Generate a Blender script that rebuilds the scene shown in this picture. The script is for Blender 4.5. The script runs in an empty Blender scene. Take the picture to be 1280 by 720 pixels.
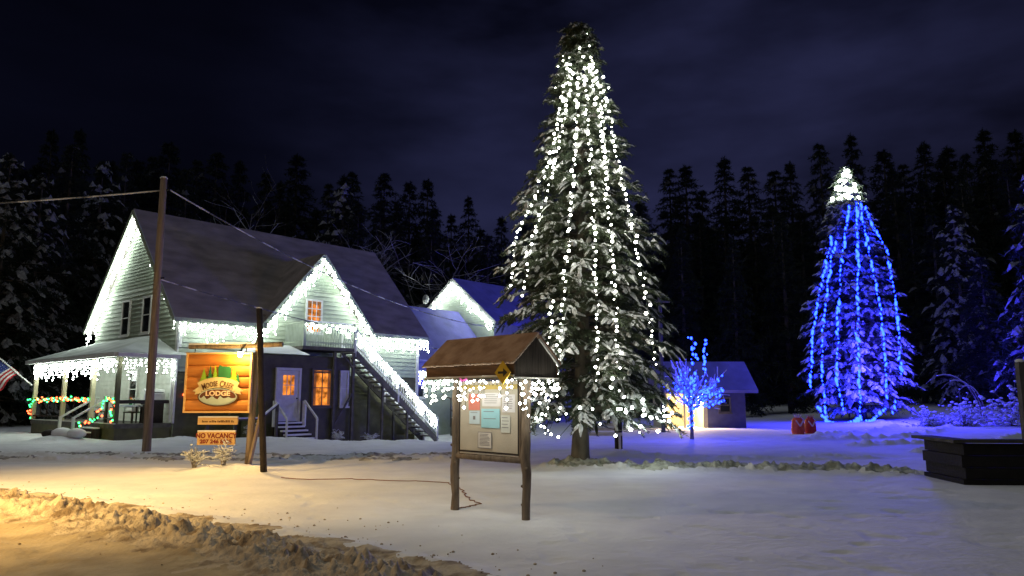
import bpy, bmesh, math, random
import numpy as np
from mathutils import Vector, Matrix
R = math.radians
random.seed(7)
sc = bpy.context.scene
col = sc.collection
# ------------------------------------------------------------------ camera
cam = bpy.data.cameras.new('camera'); cam.sensor_width = 36; cam.lens = 25.99; cam.clip_end = 2000
co = bpy.data.objects.new('camera', cam); col.objects.link(co)
co.location = (0, 0, 1.6); co.rotation_euler = (R(90) + math.atan(138/924), 0, 0); sc.camera = co
# ------------------------------------------------------------------ sky, moonlight, exposure
w = bpy.data.worlds.new('World'); sc.world = w; w.use_nodes = True
nt = w.node_tree; nt.nodes.clear()
def N(t, typ, **k):
    n = t.nodes.new(typ)
    for a, v in k.items(): setattr(n, a, v)
    return n
out = N(nt, 'ShaderNodeOutputWorld'); bg = N(nt, 'ShaderNodeBackground'); bg2 = N(nt, 'ShaderNodeBackground'); add = N(nt, 'ShaderNodeAddShader')
sky = N(nt, 'ShaderNodeTexSky', sky_type='NISHITA', sun_disc=False, sun_elevation=R(1.0), sun_rotation=R(40))
bg.inputs['Strength'].default_value = 0.0011
hsv = N(nt, 'ShaderNodeMixRGB', blend_type='MULTIPLY'); hsv.inputs[0].default_value = 1; hsv.inputs[2].default_value = (.25, .32, 1.0, 1)
nt.links.new(sky.outputs[0], hsv.inputs[1]); nt.links.new(hsv.outputs[0], bg.inputs[0])
tc = N(nt, 'ShaderNodeTexCoord'); mp = N(nt, 'ShaderNodeMapping'); mp.inputs['Scale'].default_value = (1.6, 1.6, 4.5)
nz = N(nt, 'ShaderNodeTexNoise'); nz.inputs['Scale'].default_value = 1.5; nz.inputs['Detail'].default_value = 5
cr = N(nt, 'ShaderNodeValToRGB'); cr.color_ramp.elements[0].position = .38; cr.color_ramp.elements[0].color = (.1, .1, .1, 1); cr.color_ramp.elements[1].position = .72
nt.links.new(tc.outputs['Generated'], mp.inputs[0]); nt.links.new(mp.outputs[0], nz.inputs[0]); nt.links.new(nz.outputs[0], cr.inputs[0])
dp = N(nt, 'ShaderNodeVectorMath', operation='DOT_PRODUCT'); dp.inputs[1].default_value = Vector((.27, .92, .27)).normalized()
nt.links.new(tc.outputs['Generated'], dp.inputs[0])
lobe = N(nt, 'ShaderNodeMapRange', interpolation_type='SMOOTHSTEP'); lobe.inputs[1].default_value = .78; lobe.inputs[2].default_value = 1.0; lobe.inputs[3].default_value = .07; lobe.inputs[4].default_value = 1.0
nt.links.new(dp.outputs['Value'], lobe.inputs[0])
mul = N(nt, 'ShaderNodeMath', operation='MULTIPLY'); nt.links.new(cr.outputs[0], mul.inputs[0]); nt.links.new(lobe.outputs[0], mul.inputs[1])
bg2.inputs[0].default_value = (.31, .34, 1.0, 1)
mul2 = N(nt, 'ShaderNodeMath', operation='MULTIPLY_ADD'); mul2.inputs[1].default_value = .066; mul2.inputs[2].default_value = .0022
nt.links.new(mul.outputs[0], mul2.inputs[0]); nt.links.new(mul2.outputs[0], bg2.inputs[1])
nt.links.new(bg.outputs[0], add.inputs[0]); nt.links.new(bg2.outputs[0], add.inputs[1]); nt.links.new(add.outputs[0], out.inputs[0])
moon = bpy.data.lights.new('night_glow', 'SUN'); moon.energy = 0.29; moon.angle = R(70); moon.color = (.85, .92, 1.0)
mo = bpy.data.objects.new('night_glow', moon); col.objects.link(mo); mo.rotation_euler = (R(15), R(4), R(-30))
sc.view_settings.view_transform = 'Standard'; sc.view_settings.look = 'None'; sc.view_settings.gamma = 1
sc.view_settings.use_curve_mapping = False; sc.view_settings.exposure = 0.0
sc.render.engine = 'CYCLES'
cy = sc.cycles; cy.max_bounces = 4; cy.diffuse_bounces = 3; cy.glossy_bounces = 2; cy.transmission_bounces = 2
cy.sample_clamp_indirect = 3.0; cy.use_denoising = True; cy.use_light_tree = True; cy.caustics_reflective = False; cy.caustics_refractive = False

# ------------------------------------------------------------------ materials
def mat(name, c, rough=.8, c2=None, scale=4, bump=0, bscale=None, stretch=(1, 1, 1), lo=.35, hi=.65, spec=.3, metal=0, detail=5):
    m = bpy.data.materials.new(name); m.use_nodes = True; t = m.node_tree; b = t.nodes['Principled BSDF']
    b.inputs['Roughness'].default_value = rough; b.inputs['Metallic'].default_value = metal; b.inputs['Specular IOR Level'].default_value = spec
    if c2 is None: c2 = tuple(x*.8 for x in c)
    tcn = N(t, 'ShaderNodeTexCoord'); mpn = N(t, 'ShaderNodeMapping'); mpn.inputs['Scale'].default_value = stretch
    n = N(t, 'ShaderNodeTexNoise'); n.inputs['Scale'].default_value = scale; n.inputs['Detail'].default_value = detail
    r = N(t, 'ShaderNodeValToRGB'); e = r.color_ramp.elements
    e[0].position = lo; e[1].position = hi; e[0].color = (*c, 1); e[1].color = (*c2, 1)
    t.links.new(tcn.outputs['Object'], mpn.inputs[0]); t.links.new(mpn.outputs[0], n.inputs[0]); t.links.new(n.outputs[0], r.inputs[0]); t.links.new(r.outputs[0], b.inputs['Base Color'])
    if bump:
        n2 = N(t, 'ShaderNodeTexNoise'); n2.inputs['Scale'].default_value = bscale or scale*4; n2.inputs['Detail'].default_value = 4
        bm_ = N(t, 'ShaderNodeBump'); bm_.inputs['Strength'].default_value = bump; bm_.inputs['Distance'].default_value = .03
        t.links.new(mpn.outputs[0], n2.inputs[0]); t.links.new(n2.outputs[0], bm_.inputs['Height']); t.links.new(bm_.outputs[0], b.inputs['Normal'])
    return m
def emit(name, c, s, vary=0, scale=3):
    m = bpy.data.materials.new(name); m.use_nodes = True; t = m.node_tree; t.nodes.clear()
    o = N(t, 'ShaderNodeOutputMaterial'); e = N(t, 'ShaderNodeEmission'); e.inputs[0].default_value = (*c, 1); e.inputs[1].default_value = s
    if vary:
        tcn = N(t, 'ShaderNodeTexCoord'); n = N(t, 'ShaderNodeTexNoise'); n.inputs['Scale'].default_value = scale
        mr = N(t, 'ShaderNodeMapRange'); mr.inputs[1].default_value = .3; mr.inputs[2].default_value = .7; mr.inputs[3].default_value = s*(1-vary); mr.inputs[4].default_value = s*(1+vary)
        t.links.new(tcn.outputs['Object'], n.inputs[0]); t.links.new(n.outputs[0], mr.inputs[0]); t.links.new(mr.outputs[0], e.inputs[1])
    t.links.new(e.outputs[0], o.inputs[0]); m.cycles.emission_sampling = 'FRONT'
    return m
M = dict(
    snow=mat('snow', (.80, .81, .83), .75, (.70, .71, .74), 1.2, .5, 9),
    snow_clump=mat('snow_on_boughs', (.74, .76, .78), .8, (.5, .52, .54), 9),
    road=mat('packed_dirty_snow', (.52, .43, .28), .65, (.34, .27, .17), 1.6, .7, 14),
    bank=mat('plowed_dirty_snow', (.56, .48, .36), .8, (.20, .145, .09), 3.6, 1.0, 26, lo=.42, hi=.66),
    siding=mat('sage_siding', (.38, .43, .35), .6, (.32, .37, .29), 3, .15, 30),
    shingle=mat('sage_shingles', (.33, .39, .30), .7, (.24, .29, .22), 12, .2, 30),
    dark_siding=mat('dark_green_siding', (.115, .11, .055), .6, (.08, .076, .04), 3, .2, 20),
    porch_wall=mat('pale_porch_wall', (.60, .62, .56), .6, (.5, .52, .46), 3),
    trim=mat('white_trim', (.70, .71, .68), .5, (.6, .6, .58), 6),
    cream=mat('cream_paint', (.62, .57, .38), .5, (.55, .5, .33), 6),
    roof=mat('snow_dusted_shingles', (.35, .31, .295), .8, (.19, .17, .155), .8, .9, 10, stretch=(1, 2.2, 2.2), lo=.3, hi=.7),
    porch_roof=mat('thin_snow_on_roof', (.60, .63, .62), .8, (.40, .43, .42), .9, .3, 12),
    wing_roof=mat('frosted_roof_blue_light_tint', (.21, .21, .58), .6, (.15, .15, .42), 1.1, .3, 10),  # blue of the tree lights' spill is put into the roof colour
    glass=mat('dark_window_glass', (.012, .014, .016), .08, (.02, .022, .022), 2, spec=.5),
    pole=mat('weathered_pole_wood', (.36, .28, .20), .85, (.23, .17, .12), 5, .6, 22, stretch=(3, 3, .25)),
    bark=mat('spruce_bark', (.17, .15, .12), .9, (.09, .08, .065), 5, .8, 16, stretch=(1, 1, .4)),
    log=mat('peeled_log', (.23, .18, .135), .85, (.11, .085, .065), 6, .6, 22, stretch=(2, 2, .5)),
    darkwood=mat('dark_wet_wood', (.035, .026, .022), .8, (.018, .014, .012), 4, .6, 20),
    deckwood=mat('grey_deck_wood', (.13, .12, .105), .8, (.08, .075, .065), 4, .3, 20),
    kioskroof=mat('frosted_brown_roof', (.42, .29, .20), .85, (.28, .175, .11), 5, .5, 30),
    kioskwood=mat('rough_brown_boards', (.15, .085, .045), .85, (.09, .05, .028), 3, .6, 14, stretch=(1, 8, 8)),
    gableboard=mat('grey_gable_boards', (.10, .085, .07), .85, (.05, .042, .035), 4, .5, 14, stretch=(8, 8, .6)),
    board=mat('pin_board_felt', (.50, .47, .40), .9, (.43, .40, .34), 3, .2, 40),
    forest_snow=mat('shade_darkened_bough_snow', (.13, .13, .14), .9, (.07, .07, .08), 5),  # bough snow with the darkness of the unlit wood put into its colour
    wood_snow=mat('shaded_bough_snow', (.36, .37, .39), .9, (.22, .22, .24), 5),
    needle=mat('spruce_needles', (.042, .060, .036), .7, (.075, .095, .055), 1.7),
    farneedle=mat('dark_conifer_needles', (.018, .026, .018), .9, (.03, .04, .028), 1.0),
    twig=mat('bare_twigs', (.16, .13, .10), .9, (.3, .28, .26), 3),
    tarred=mat('tarred_timber', (.014, .012, .011), .8, (.008, .007, .006), 4, .5, 20),
    iron=mat('black_iron', (.02, .02, .02), .5),
    wire=mat('dark_wire', (.03, .04, .03), .6),
    cable=mat('frosted_cable', (.62, .62, .62), .8, (.12, .12, .12), 1.4, lo=.45, hi=.55),
)
M['bulb_white'] = emit('cool_white_bulb', (.90, 1.0, .90), 34)
M['bulb_icicle'] = emit('icicle_bulb', (.88, 1.0, .90), 44)
M['bulb_warm'] = emit('warm_white_bulb', (1.0, .99, .85), 42)
M['bulb_blue'] = emit('blue_bulb', (.0042, .015, 1.0), 34)
M['bulb_blue_small'] = emit('small_blue_bulb', (.010, .034, 1.0), 15)
M['bulb_red'] = emit('red_bulb', (1.0, .10, .03), 9)
M['bulb_green'] = emit('green_bulb', (.04, 1.0, .2), 7)
M['lit'] = emit('amber_lit_room', (1.0, .30, .045), .85, .75, 4)
M['warm_lamp'] = emit('warm_lamp_glow', (1.0, .62, .25), 30)

# ------------------------------------------------------------------ building helpers
class MB:
    def __init__(s): s.v = []; s.f = []; s.m = []
    def add(s, vs, fs, mi=0):
        o = len(s.v); s.v += [tuple(p) for p in vs]; s.f += [tuple(i+o for i in f) for f in fs]; s.m += [mi]*len(fs); return s
    def box(s, c, d, rot=None, mi=0):
        c = Vector(c); x, y, z = (q/2 for q in d)
        vs = [Vector(p) for p in ((-x,-y,-z),(x,-y,-z),(x,y,-z),(-x,y,-z),(-x,-y,z),(x,-y,z),(x,y,z),(-x,y,z))]
        if rot is not None: vs = [rot @ p for p in vs]
        return s.add([c+p for p in vs], [(0,3,2,1),(4,5,6,7),(0,1,5,4),(1,2,6,5),(2,3,7,6),(3,0,4,7)], mi)
    def bb(s, x0, x1, y0, y1, z0, z1, mi=0):
        return s.box(((x0+x1)/2, (y0+y1)/2, (z0+z1)/2), (abs(x1-x0), abs(y1-y0), abs(z1-z0)), None, mi)
    def bar(s, p, q, w_, h_, mi=0, up=(0, 0, 1)):
        p, q = Vector(p), Vector(q); d = q-p; L = d.length; d.normalize(); u = Vector(up)
        if abs(d.dot(u)) > .98: u = Vector((0, 1, 0))
        sd = d.cross(u).normalized(); u = sd.cross(d)
        return s.box((p+q)/2, (L, w_, h_), Matrix((d, -sd, u)).transposed(), mi)
    def tube(s, pts, rs, n=8, mi=0, cap=True):
        pts = [Vector(p) for p in pts]
        if not hasattr(rs, '__len__'): rs = [rs]*len(pts)
        vs = []; fs = []; u = None
        for i, p in enumerate(pts):
            d = (pts[min(i+1, len(pts)-1)]-pts[max(i-1, 0)]).normalized()
            if u is None: u = d.orthogonal().normalized()
            u = (u-d*u.dot(d)).normalized(); v_ = d.cross(u)
            vs += [p+(u*math.cos(2*math.pi*k/n)+v_*math.sin(2*math.pi*k/n))*rs[i] for k in range(n)]
        for i in range(len(pts)-1):
            for k in range(n): fs.append((i*n+k, i*n+(k+1) % n, (i+1)*n+(k+1) % n, (i+1)*n+k))
        if cap: fs += [tuple(range(n))[::-1], tuple(range((len(pts)-1)*n, len(pts)*n))]
        return s.add(vs, fs, mi)
    def slab(s, poly, off, mi=0):          # polygon (3d) thickened along off
        off = Vector(off); n = len(poly); a = [Vector(p) for p in poly]; b = [p+off for p in a]
        fs = [tuple(range(n))[::-1], tuple(range(n, 2*n))]+[(i, (i+1) % n, n+(i+1) % n, n+i) for i in range(n)]
        return s.add(a+b, fs, mi)
    def ico(s, c, r, n=1, mi=0, sq=1):
        t = bmesh.new(); bmesh.ops.create_icosphere(t, subdivisions=n, radius=r)
        t.verts.ensure_lookup_table(); c = Vector(c)
        s.add([c+Vector((q.co.x, q.co.y, q.co.z*sq)) for q in t.verts], [[q.index for q in f.verts] for f in t.faces], mi); t.free(); return s
    def octa(s, c, r, h=None, mi=0):
        c = Vector(c); h = h or r
        vs = [c+Vector(p) for p in ((r,0,0),(0,r,0),(-r,0,0),(0,-r,0),(0,0,h),(0,0,-h))]
        return s.add(vs, [(0,1,4),(1,2,4),(2,3,4),(3,0,4),(1,0,5),(2,1,5),(3,2,5),(0,3,5)], mi)
    def mesh(s, name, mats):
        m = bpy.data.meshes.new(name); m.from_pydata(s.v, [], s.f)
        for x in (mats if isinstance(mats, (list, tuple)) else [mats]): m.materials.append(x)
        m.polygons.foreach_set('material_index', s.m); m.update(); return m
    def build(s, name, mats, parent=None, loc=(0, 0, 0), smooth=False, fixn=True):
        m = s.mesh(name, mats)
        if fixn:
            t = bmesh.new(); t.from_mesh(m); bmesh.ops.recalc_face_normals(t, faces=t.faces); t.to_mesh(m); t.free()
        if smooth: m.polygons.foreach_set('use_smooth', [True]*len(m.polygons))
        return link(name, m, parent, loc)
def link(name, data, parent=None, loc=(0, 0, 0)):
    o = bpy.data.objects.new(name, data); col.objects.link(o); o.location = loc; o.parent = parent; return o
def tag(o, label=None, cat=None, group=None, kind=None):
    if label: o['label'] = label
    if cat: o['category'] = cat
    if group: o['group'] = group
    if kind: o['kind'] = kind
    return o
def thing(name, label, cat, loc=(0, 0, 0), rz=0, group=None):
    o = link(name, None, None, loc); o.rotation_euler = (0, 0, rz); o.empty_display_size = .2
    return tag(o, label, cat, group)
def copy_tree(o, parent=None):
    c = o.copy(); col.objects.link(c); c.parent = parent
    for ch in list(o.children): copy_tree(ch, c)
    return c
F_, P_ = 924., math.atan(138/924.); cp_, sp_ = math.cos(P_), math.sin(P_)
def proj(p):
    d = p[1]*cp_+(p[2]-1.6)*sp_; return 640+F_*p[0]/d, 360-F_*(-p[1]*sp_+(p[2]-1.6)*cp_)/d
def ray(u, v):
    s = (360-v)/F_; return Vector(((u-640)/F_, cp_-s*sp_, sp_+s*cp_))

# ------------------------------------------------------------------ ground
rng = np.random.default_rng(3)
_perm = rng.random((512, 512))
def vn(x, y):
    xi = np.floor(x).astype(int); yi = np.floor(y).astype(int); fx = x-xi; fy = y-yi
    fx = fx*fx*(3-2*fx); fy = fy*fy*(3-2*fy); g = lambda a, b: _perm[a % 512, b % 512]
    return (g(xi, yi)*(1-fx)+g(xi+1, yi)*fx)*(1-fy)+(g(xi, yi+1)*(1-fx)+g(xi+1, yi+1)*fx)*fy
def fbm(x, y, o=4):
    a = 0; k = 1; t = 0
    for i in range(o): a = a+k*vn(x*2**i+17*i, y*2**i+31*i); t += k; k *= .5
    return a/t
def polydist(x, y, pts):
    best = np.full(x.shape, 1e9); sg = np.zeros(x.shape)
    for (ax, ay), (bx, by) in zip(pts[:-1], pts[1:]):
        dx, dy = bx-ax, by-ay; L2 = dx*dx+dy*dy
        t = np.clip(((x-ax)*dx+(y-ay)*dy)/L2, 0, 1); qx, qy = ax+t*dx-x, ay+t*dy-y
        d = np.hypot(qx, qy); cr_ = dx*(y-ay)-dy*(x-ax)
        u = d < best; best = np.where(u, d, best); sg = np.where(u, np.sign(cr_), sg)
    return best*-sg        # positive on the right of the line
BERM = [(-60, 34), (-22, 18.6), (-14, 15.2), (-9, 12.6), (-5.76, 10.6), (-3.1, 8.7), (-1.0, 6.8), (.6, 4.3), (2.2, .5), (3.5, -8), (5, -60)]
MID = [(1.2, 17.9), (1.9, 17.6), (3.1, 17.5), (5, 17.5), (6.9, 17.3), (8.3, 16.6)]
ROWS = [[(-19, 20.6), (-11, 20.3), (-5.5, 20.1), (-1.5, 20.3)], [(-19, 22.4), (-10, 22.0), (-4, 21.6), (-1.0, 22.6)], [(3.2, 21.6), (5, 20.7), (7.5, 20.7), (10, 21.4)]]
CURVES = [[(12, 26), (17, 27.5), (22, 31), (27, 37)], [(12.5, 23), (17, 24.4), (23, 28), (29, 34)], [(12, 20.5), (16, 21), (21, 23), (27, 27)], [(11.5, 18), (15, 18.2), (20, 19.5)], [(11, 29), (16, 31), (20, 35), (24, 41)], [(13.5, 33), (17, 35.5), (20, 39), (22, 45)]]
def height(x, y):
    h = .06*(fbm(x*.35, y*.35, 3)-.5)+.020*(fbm(x*1.8+5, y*1.8, 4)-.5)-.03*np.clip(fbm(x*2.6+9, y*2.6, 2)-.66, 0, 1)*3
    h = h-.62*np.exp(-((x+4.5)/6)**2-((y-38)/9)**2)
    h = h+1.5*np.clip((x-15)/25, 0, 1)**1.3*np.clip((y-22)/30, 0, 1)
    h = h+5*np.clip((y-64)/40, 0, 1)**1.5
    d = polydist(x, y, BERM)
    prof = np.exp(-((d-.15)/.5)**2)
    cl = np.clip(fbm(x*2.6, y*2.6, 4)-.42, 0, 1)*1.5; cl2 = np.clip(fbm(x*8+3, y*8, 3)-.5, 0, 1)
    h = h+prof*(.05+.15*cl+.36*cl2+.16*np.clip(fbm(x*17, y*17, 2)-.5, 0, 1))+.05*np.exp(-((d+.7)/.2)**2)*(.6+cl)
    h = h+np.where(d > .9, -.04+.018*np.sin(d*4.2+fbm(x*.5, y*.5, 2)*3)+.02*(fbm(x*3, y*3, 3)-.5), 0)*np.clip((d-.9)*2, 0, 1)
    dm = np.abs(polydist(x, y, MID)); c3 = np.clip(fbm(x*4, y*4, 3)-.35, 0, 1)
    h = h+np.exp(-(dm/.55)**2)*(.05+.26*c3+.30*np.clip(fbm(x*9, y*9, 2)-.5, 0, 1))
    for k, r_ in enumerate(ROWS):
        dr = np.abs(polydist(x, y, r_)); h = h+np.exp(-(dr/.4)**2)*(.01+.16*c3+.12*np.clip(fbm(x*9, y*9, 2)-.5, 0, 1))-.05*np.exp(-((dr-.7)/.35)**2)
    for r_ in CURVES:
        dr = np.abs(polydist(x, y, r_)); h = h+np.exp(-(dr/.32)**2)*(.06+.40*c3)
    # drifts along the lodge front and round the sign
    for cx, cy_, r1, hh in ((-6.4, 17.1, .75, .13), (-5.5, 16.7, .45, .10), (-17.2, 28.6, .9, .22), (-12.6, 28.2, 1.6, .2), (-9, 29.4, 2.2, .22), (-4.6, 31.5, 2.6, .25), (3.0, 22.2, 1.0, .16), (1.75, 18.2, .6, .1)):
        h = h+hh*np.exp(-((x-cx)**2+(y-cy_)**2)/r1**2)*(.6+.8*fbm(x*2, y*2, 3))
    return h
def gz(x, y): return float(height(np.array([float(x)]), np.array([float(y)]))[0])
ang = np.concatenate([np.linspace(-42, 42, 900), np.linspace(42, 318, 120)[1:-1]]); na = len(ang)
rad = np.concatenate([[.4, .9, 1.6, 2.4], np.geomspace(3, 60, 560), np.geomspace(62, 900, 50)]); nr_ = len(rad)
AA, RR = np.meshgrid(np.radians(ang), rad); gx = RR*np.sin(AA); gy = RR*np.cos(AA); gh = height(gx, gy)
gd = polydist(gx, gy, BERM)+1.0*(fbm(gx*2.2, gy*2.2, 6)-.5)
V = np.stack([gx, gy, gh], -1).reshape(-1, 3)
i, j = np.meshgrid(np.arange(nr_-1), np.arange(na), indexing='ij'); jn = (j+1) % na
Q = np.stack([i*na+j, i*na+jn, (i+1)*na+jn, (i+1)*na+j], -1).reshape(-1, 4)[:, ::-1]
dq = gd.reshape(-1)[Q].mean(1)
cent = np.arange(na); Vc = np.array([[0, 0, 0.]])
def npmesh(name, V, Fs, mats, mi=None, smooth=True):
    m = bpy.data.meshes.new(name); k = Fs.shape[1]; used, inv = np.unique(Fs, return_inverse=True); V = V[used]; Fs = inv.reshape(Fs.shape)
    m.vertices.add(len(V)); m.vertices.foreach_set('co', V.astype(np.float32).ravel())
    m.loops.add(Fs.size); m.loops.foreach_set('vertex_index', Fs.astype(np.int32).ravel())
    m.polygons.add(len(Fs)); m.polygons.foreach_set('loop_start', np.arange(0, Fs.size, k, dtype=np.int32))
    for x in mats: m.materials.append(x)
    if mi is not None: m.polygons.foreach_set('material_index', mi.astype(np.int32))
    m.polygons.foreach_set('use_smooth', np.full(len(Fs), smooth)); m.update(calc_edges=True); m.validate(); return m
dr_ = np.minimum.reduce([np.abs(polydist(gx, gy, r_)) for r_ in ROWS[:2]])+1.3*(fbm(gx*1.1, gy*2.6, 5)-.40)
dt = dr_.reshape(-1)[Q].mean(1); trk = (dt < .30) & (dq < -.62)
M['track'] = mat('scraped_grey_snow', (.50, .49, .48), .8, (.20, .19, .18), 5, .9, 18, lo=.4, hi=.6)
tag(link('vehicle_track', npmesh('vehicle_track', V, Q[trk], [M['track']])), 'scraped grey wheel tracks in the snow before the lodge', kind='structure')
dr_ = np.abs(polydist(gx, gy, MID))+1.0*(fbm(gx*1.6, gy*1.6, 5)-.5); rdg = (dr_.reshape(-1)[Q].mean(1) < .46) & (dq < -.62) & ~trk
M['ridge'] = mat('grey_plowed_lumps', (.55, .57, .50), .9, (.26, .27, .22), 5, 1.0, 20, lo=.38, hi=.62)
tag(link('plowed_ridge', npmesh('plowed_ridge', V, Q[rdg], [M['ridge']])), 'low grey lumpy ridge of plowed snow right of the tall spruce', kind='structure')
tag(link('snow_ground', npmesh('snow_ground', V, Q[(dq < -.62) & ~trk & ~rdg], [M['snow']])), 'smooth snow cover over the open lot', kind='structure')
tag(link('snow_bank', npmesh('snow_bank', V, Q[(dq >= -.62) & (dq < .8)], [M['bank']])), 'lumpy dirty plowed snow along the road edge', kind='structure')
tag(link('road', npmesh('road', V, Q[dq >= .8], [M['road']])), 'packed tan snow on the road', kind='structure')

crumb = MB(); g_ = random.Random(9)
for q in range(300):
    t_ = g_.random(); k_ = int(t_*5)+2; (ax, ay), (bx, by) = BERM[k_], BERM[k_+1]; f_ = g_.random(); off = abs(g_.gauss(0, .7))+.6; dx, dy = bx-ax, by-ay; L_ = math.hypot(dx, dy)
    sd_ = 1 if g_.random() < .8 else -1.2
    px_, py_ = ax+dx*f_-dy/L_*off*sd_, ay+dy*f_+dx/L_*off*sd_; crumb.ico((px_, py_, gz(px_, py_)+.005), g_.choice((.005, .007, .009, .012, .02)), 1, 0, .7)
tag(crumb.build('snow_crumbs', M['bank'], None), 'small dark crumbs of plowed snow scattered along the bank', kind='stuff')

# ------------------------------------------------------------------ strings of lights
def drop_proto(L, r, step, m):
    b = MB(); n = max(1, int(round(L/step))); b.bar((0, 0, 0), (0, 0, -L), .006, .006, 0)
    for k in range(n): b.octa((random.gauss(0, r*.9), random.gauss(0, r*.9), -step*(k+random.uniform(.3, .9))), r*random.uniform(.7, 1.25), None, 1)
    return b.mesh('light_drop', [M['wire'], m])
_pool = {}
def icicles(label, group, pts, mk='bulb_icicle', r=.034, sp=.16, lens=(.2, .75), step=.12, cat='icicle lights', sag=0, name='icicle_lights'):
    key = (mk, r, lens, step)
    if key not in _pool: _pool[key] = [drop_proto(lens[0]+(lens[1]-lens[0])*(k/13)**1.3, r, step, M[mk]) for k in range(14)]
    pts = [Vector(p) for p in pts]; o = thing(name, label, cat, pts[0], 0, group); wv = [p-pts[0] for p in pts]
    MB().tube(wv, .007, 4).build('wire', M['wire'], o)
    for a, b in zip(pts[:-1], pts[1:]):
        n = max(2, int((b-a).length/sp))
        for k in range(n):
            p = a.lerp(b, (k+.5+random.uniform(-.25, .25))/n)-pts[0]
            ph = .5+.5*math.sin(k*2*math.pi/random.choice((5, 6, 7, 7))+random.uniform(-.7, .7)); ix = min(13, max(0, int(ph*9+random.uniform(-2, 5))))
            link('light_drop', _pool[key][ix], o, p).rotation_euler = (random.uniform(-.08, .08), random.uniform(-.08, .08), random.random()*6)
    return o
_bm = {}
def bulb_mesh(mk, r, h):
    k = (mk, r, h)
    if k not in _bm: _bm[k] = MB().ico((0, 0, 0), r, 1, 0, h/r).mesh('bulb', [M[mk]])
    return _bm[k]
def strand(label, group, pts, mk, r=.04, h=None, gap=.22, cat='light strand', jit=.03, name='light_strand', limit=100):
    pts = [Vector(p) for p in pts]; o = thing(name, label, cat, pts[0], 0, group)
    MB().tube([p-pts[0] for p in pts], .008, 4).build('wire', M['wire'], o)
    seg = [(b-a).length for a, b in zip(pts[:-1], pts[1:])]; tot = sum(seg); n = min(limit, int(tot/gap)); bm_ = bulb_mesh(mk, r, h or r)
    for k in range(n):
        t = (k+.5)/n*tot
        for a, b, s in zip(pts[:-1], pts[1:], seg):
            if t <= s: break
            t -= s
        p = a.lerp(b, min(1, t/s))-pts[0]+Vector([random.gauss(0, jit) for _ in range(3)])
        q = link('bulb', bm_, o, p); q.rotation_euler = (random.uniform(-.4, .4), random.uniform(-.4, .4), 0); e_ = random.choice((.5, .7, .85, 1, 1.1, 1.3))*random.uniform(.85, 1.1); q.scale = (e_, e_, e_)
    return o
# ------------------------------------------------------------------ lodge
TH = R(41.4); RZ = R(90)-TH; HX, HY = -13.73, 30.4
RM = Matrix.Rotation(RZ, 3, 'Z')
def H(s, t, z): v = RM @ Vector((s, t, 0)); return Vector((HX+v.x, HY+v.y, z))
M['curtain'] = mat('rust_curtain', (.45, .22, .09), .9, (.3, .13, .05), 14, stretch=(6, 6, .5))
FR = lambda a, o, z: (a, -o, z)             # front wall plane (y = 0)
LG = lambda a, o, z: (-o, a, z)             # left gable plane (x = 0)
def shift(f, dx=0, dy=0):
    return lambda a, o, z: (f(a, o, z)[0]+dx, f(a, o, z)[1]+dy, z)
def cub(b, f, a0, a1, o0, o1, z0, z1, mi=0):
    p, q = f(a0, o0, z0), f(a1, o1, z1)
    return b.bb(min(p[0], q[0]), max(p[0], q[0]), min(p[1], q[1]), max(p[1], q[1]), z0, z1, mi)
def boards(b, f, z0, z1, ext, e=.14, mi=0, out=.028):
    z = z0
    while z < z1-1e-4:
        zt = min(z+e, z1); a0, a1 = ext(z); c0, c1 = ext(zt)
        if a1-a0 > .03:
            if c1-c0 < .01: c0 = c1 = (c0+c1)/2; c1 += .01
            b.add([f(a0, out, z), f(a1, out, z), f(c1, .004, zt), f(c0, .004, zt), f(a0, .0, z), f(a1, .0, z)], [(0, 1, 2, 3), (4, 5, 1, 0)], mi)
        z = zt
def window(par, f, a0, a1, z0, z1, pane, grid=(1, 2), name='window', fw=.09, label=None, fm='trim'):
    b = MB()
    for x0, x1, y0, y1 in ((a0-fw, a0, z0-fw, z1+fw), (a1, a1+fw, z0-fw, z1+fw), (a0, a1, z1, z1+fw), (a0, a1, z0-fw, z0)): cub(b, f, x0, x1, -.05, .1, y0, y1)
    cub(b, f, a0-fw-.04, a1+fw+.04, .102, .15, z0-fw-.05, z0-fw+.03)
    fr = b.build(name, M[fm], par)
    g = MB(); nx, nz_ = grid
    for k in range(1, nx): x = a0+(a1-a0)*k/nx; cub(g, f, x-.02, x+.02, .068, .09, z0, z1)
    for k in range(1, nz_): z = z0+(z1-z0)*k/nz_; cub(g, f, a0, a1, .07, .092, z-.02, z+.02)
    if g.v: g.build('glazing_bar', M[fm], fr)
    p = MB(); cub(p, f, a0, a1, .052, .064, z0, z1); p.build('pane', M[pane], fr)
    if pane == 'lit':
        c_ = MB(); w_ = (a1-a0)*.16; n_ = 5
        for sd in (0, 1):
            for q in range(n_):
                x0 = (a0 if sd == 0 else a1-w_)+w_*q/n_; cub(c_, f, x0, x0+w_/n_*.8, .065, .0665+.001*(q % 2), z0+.02, z1)
        cub(c_, f, a0, a1, .0655, .0668, z1-.12, z1-.02); c_.build('curtain', M['curtain'], fr)
    if label: fr['label'] = label
    return fr
lodge = thing('lodge_house', 'large sage green two storey lodge with steep gables, porch and outside staircase', 'house', (HX, HY, 0), RZ)
W, L, ZE, ZR = 9.0, 13.0, 5.1, 9.95
b = MB()
b.slab([(0, .0, -1.2), (0, W, -1.2), (0, W, ZE), (0, W/2, ZR-.05), (0, 0, ZE)], (L, 0, 0), 0)
tri = lambda z: (0, W) if z <= ZE else ((z-ZE)/(ZR-ZE)*W/2, W-(z-ZE)/(ZR-ZE)*W/2)
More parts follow.
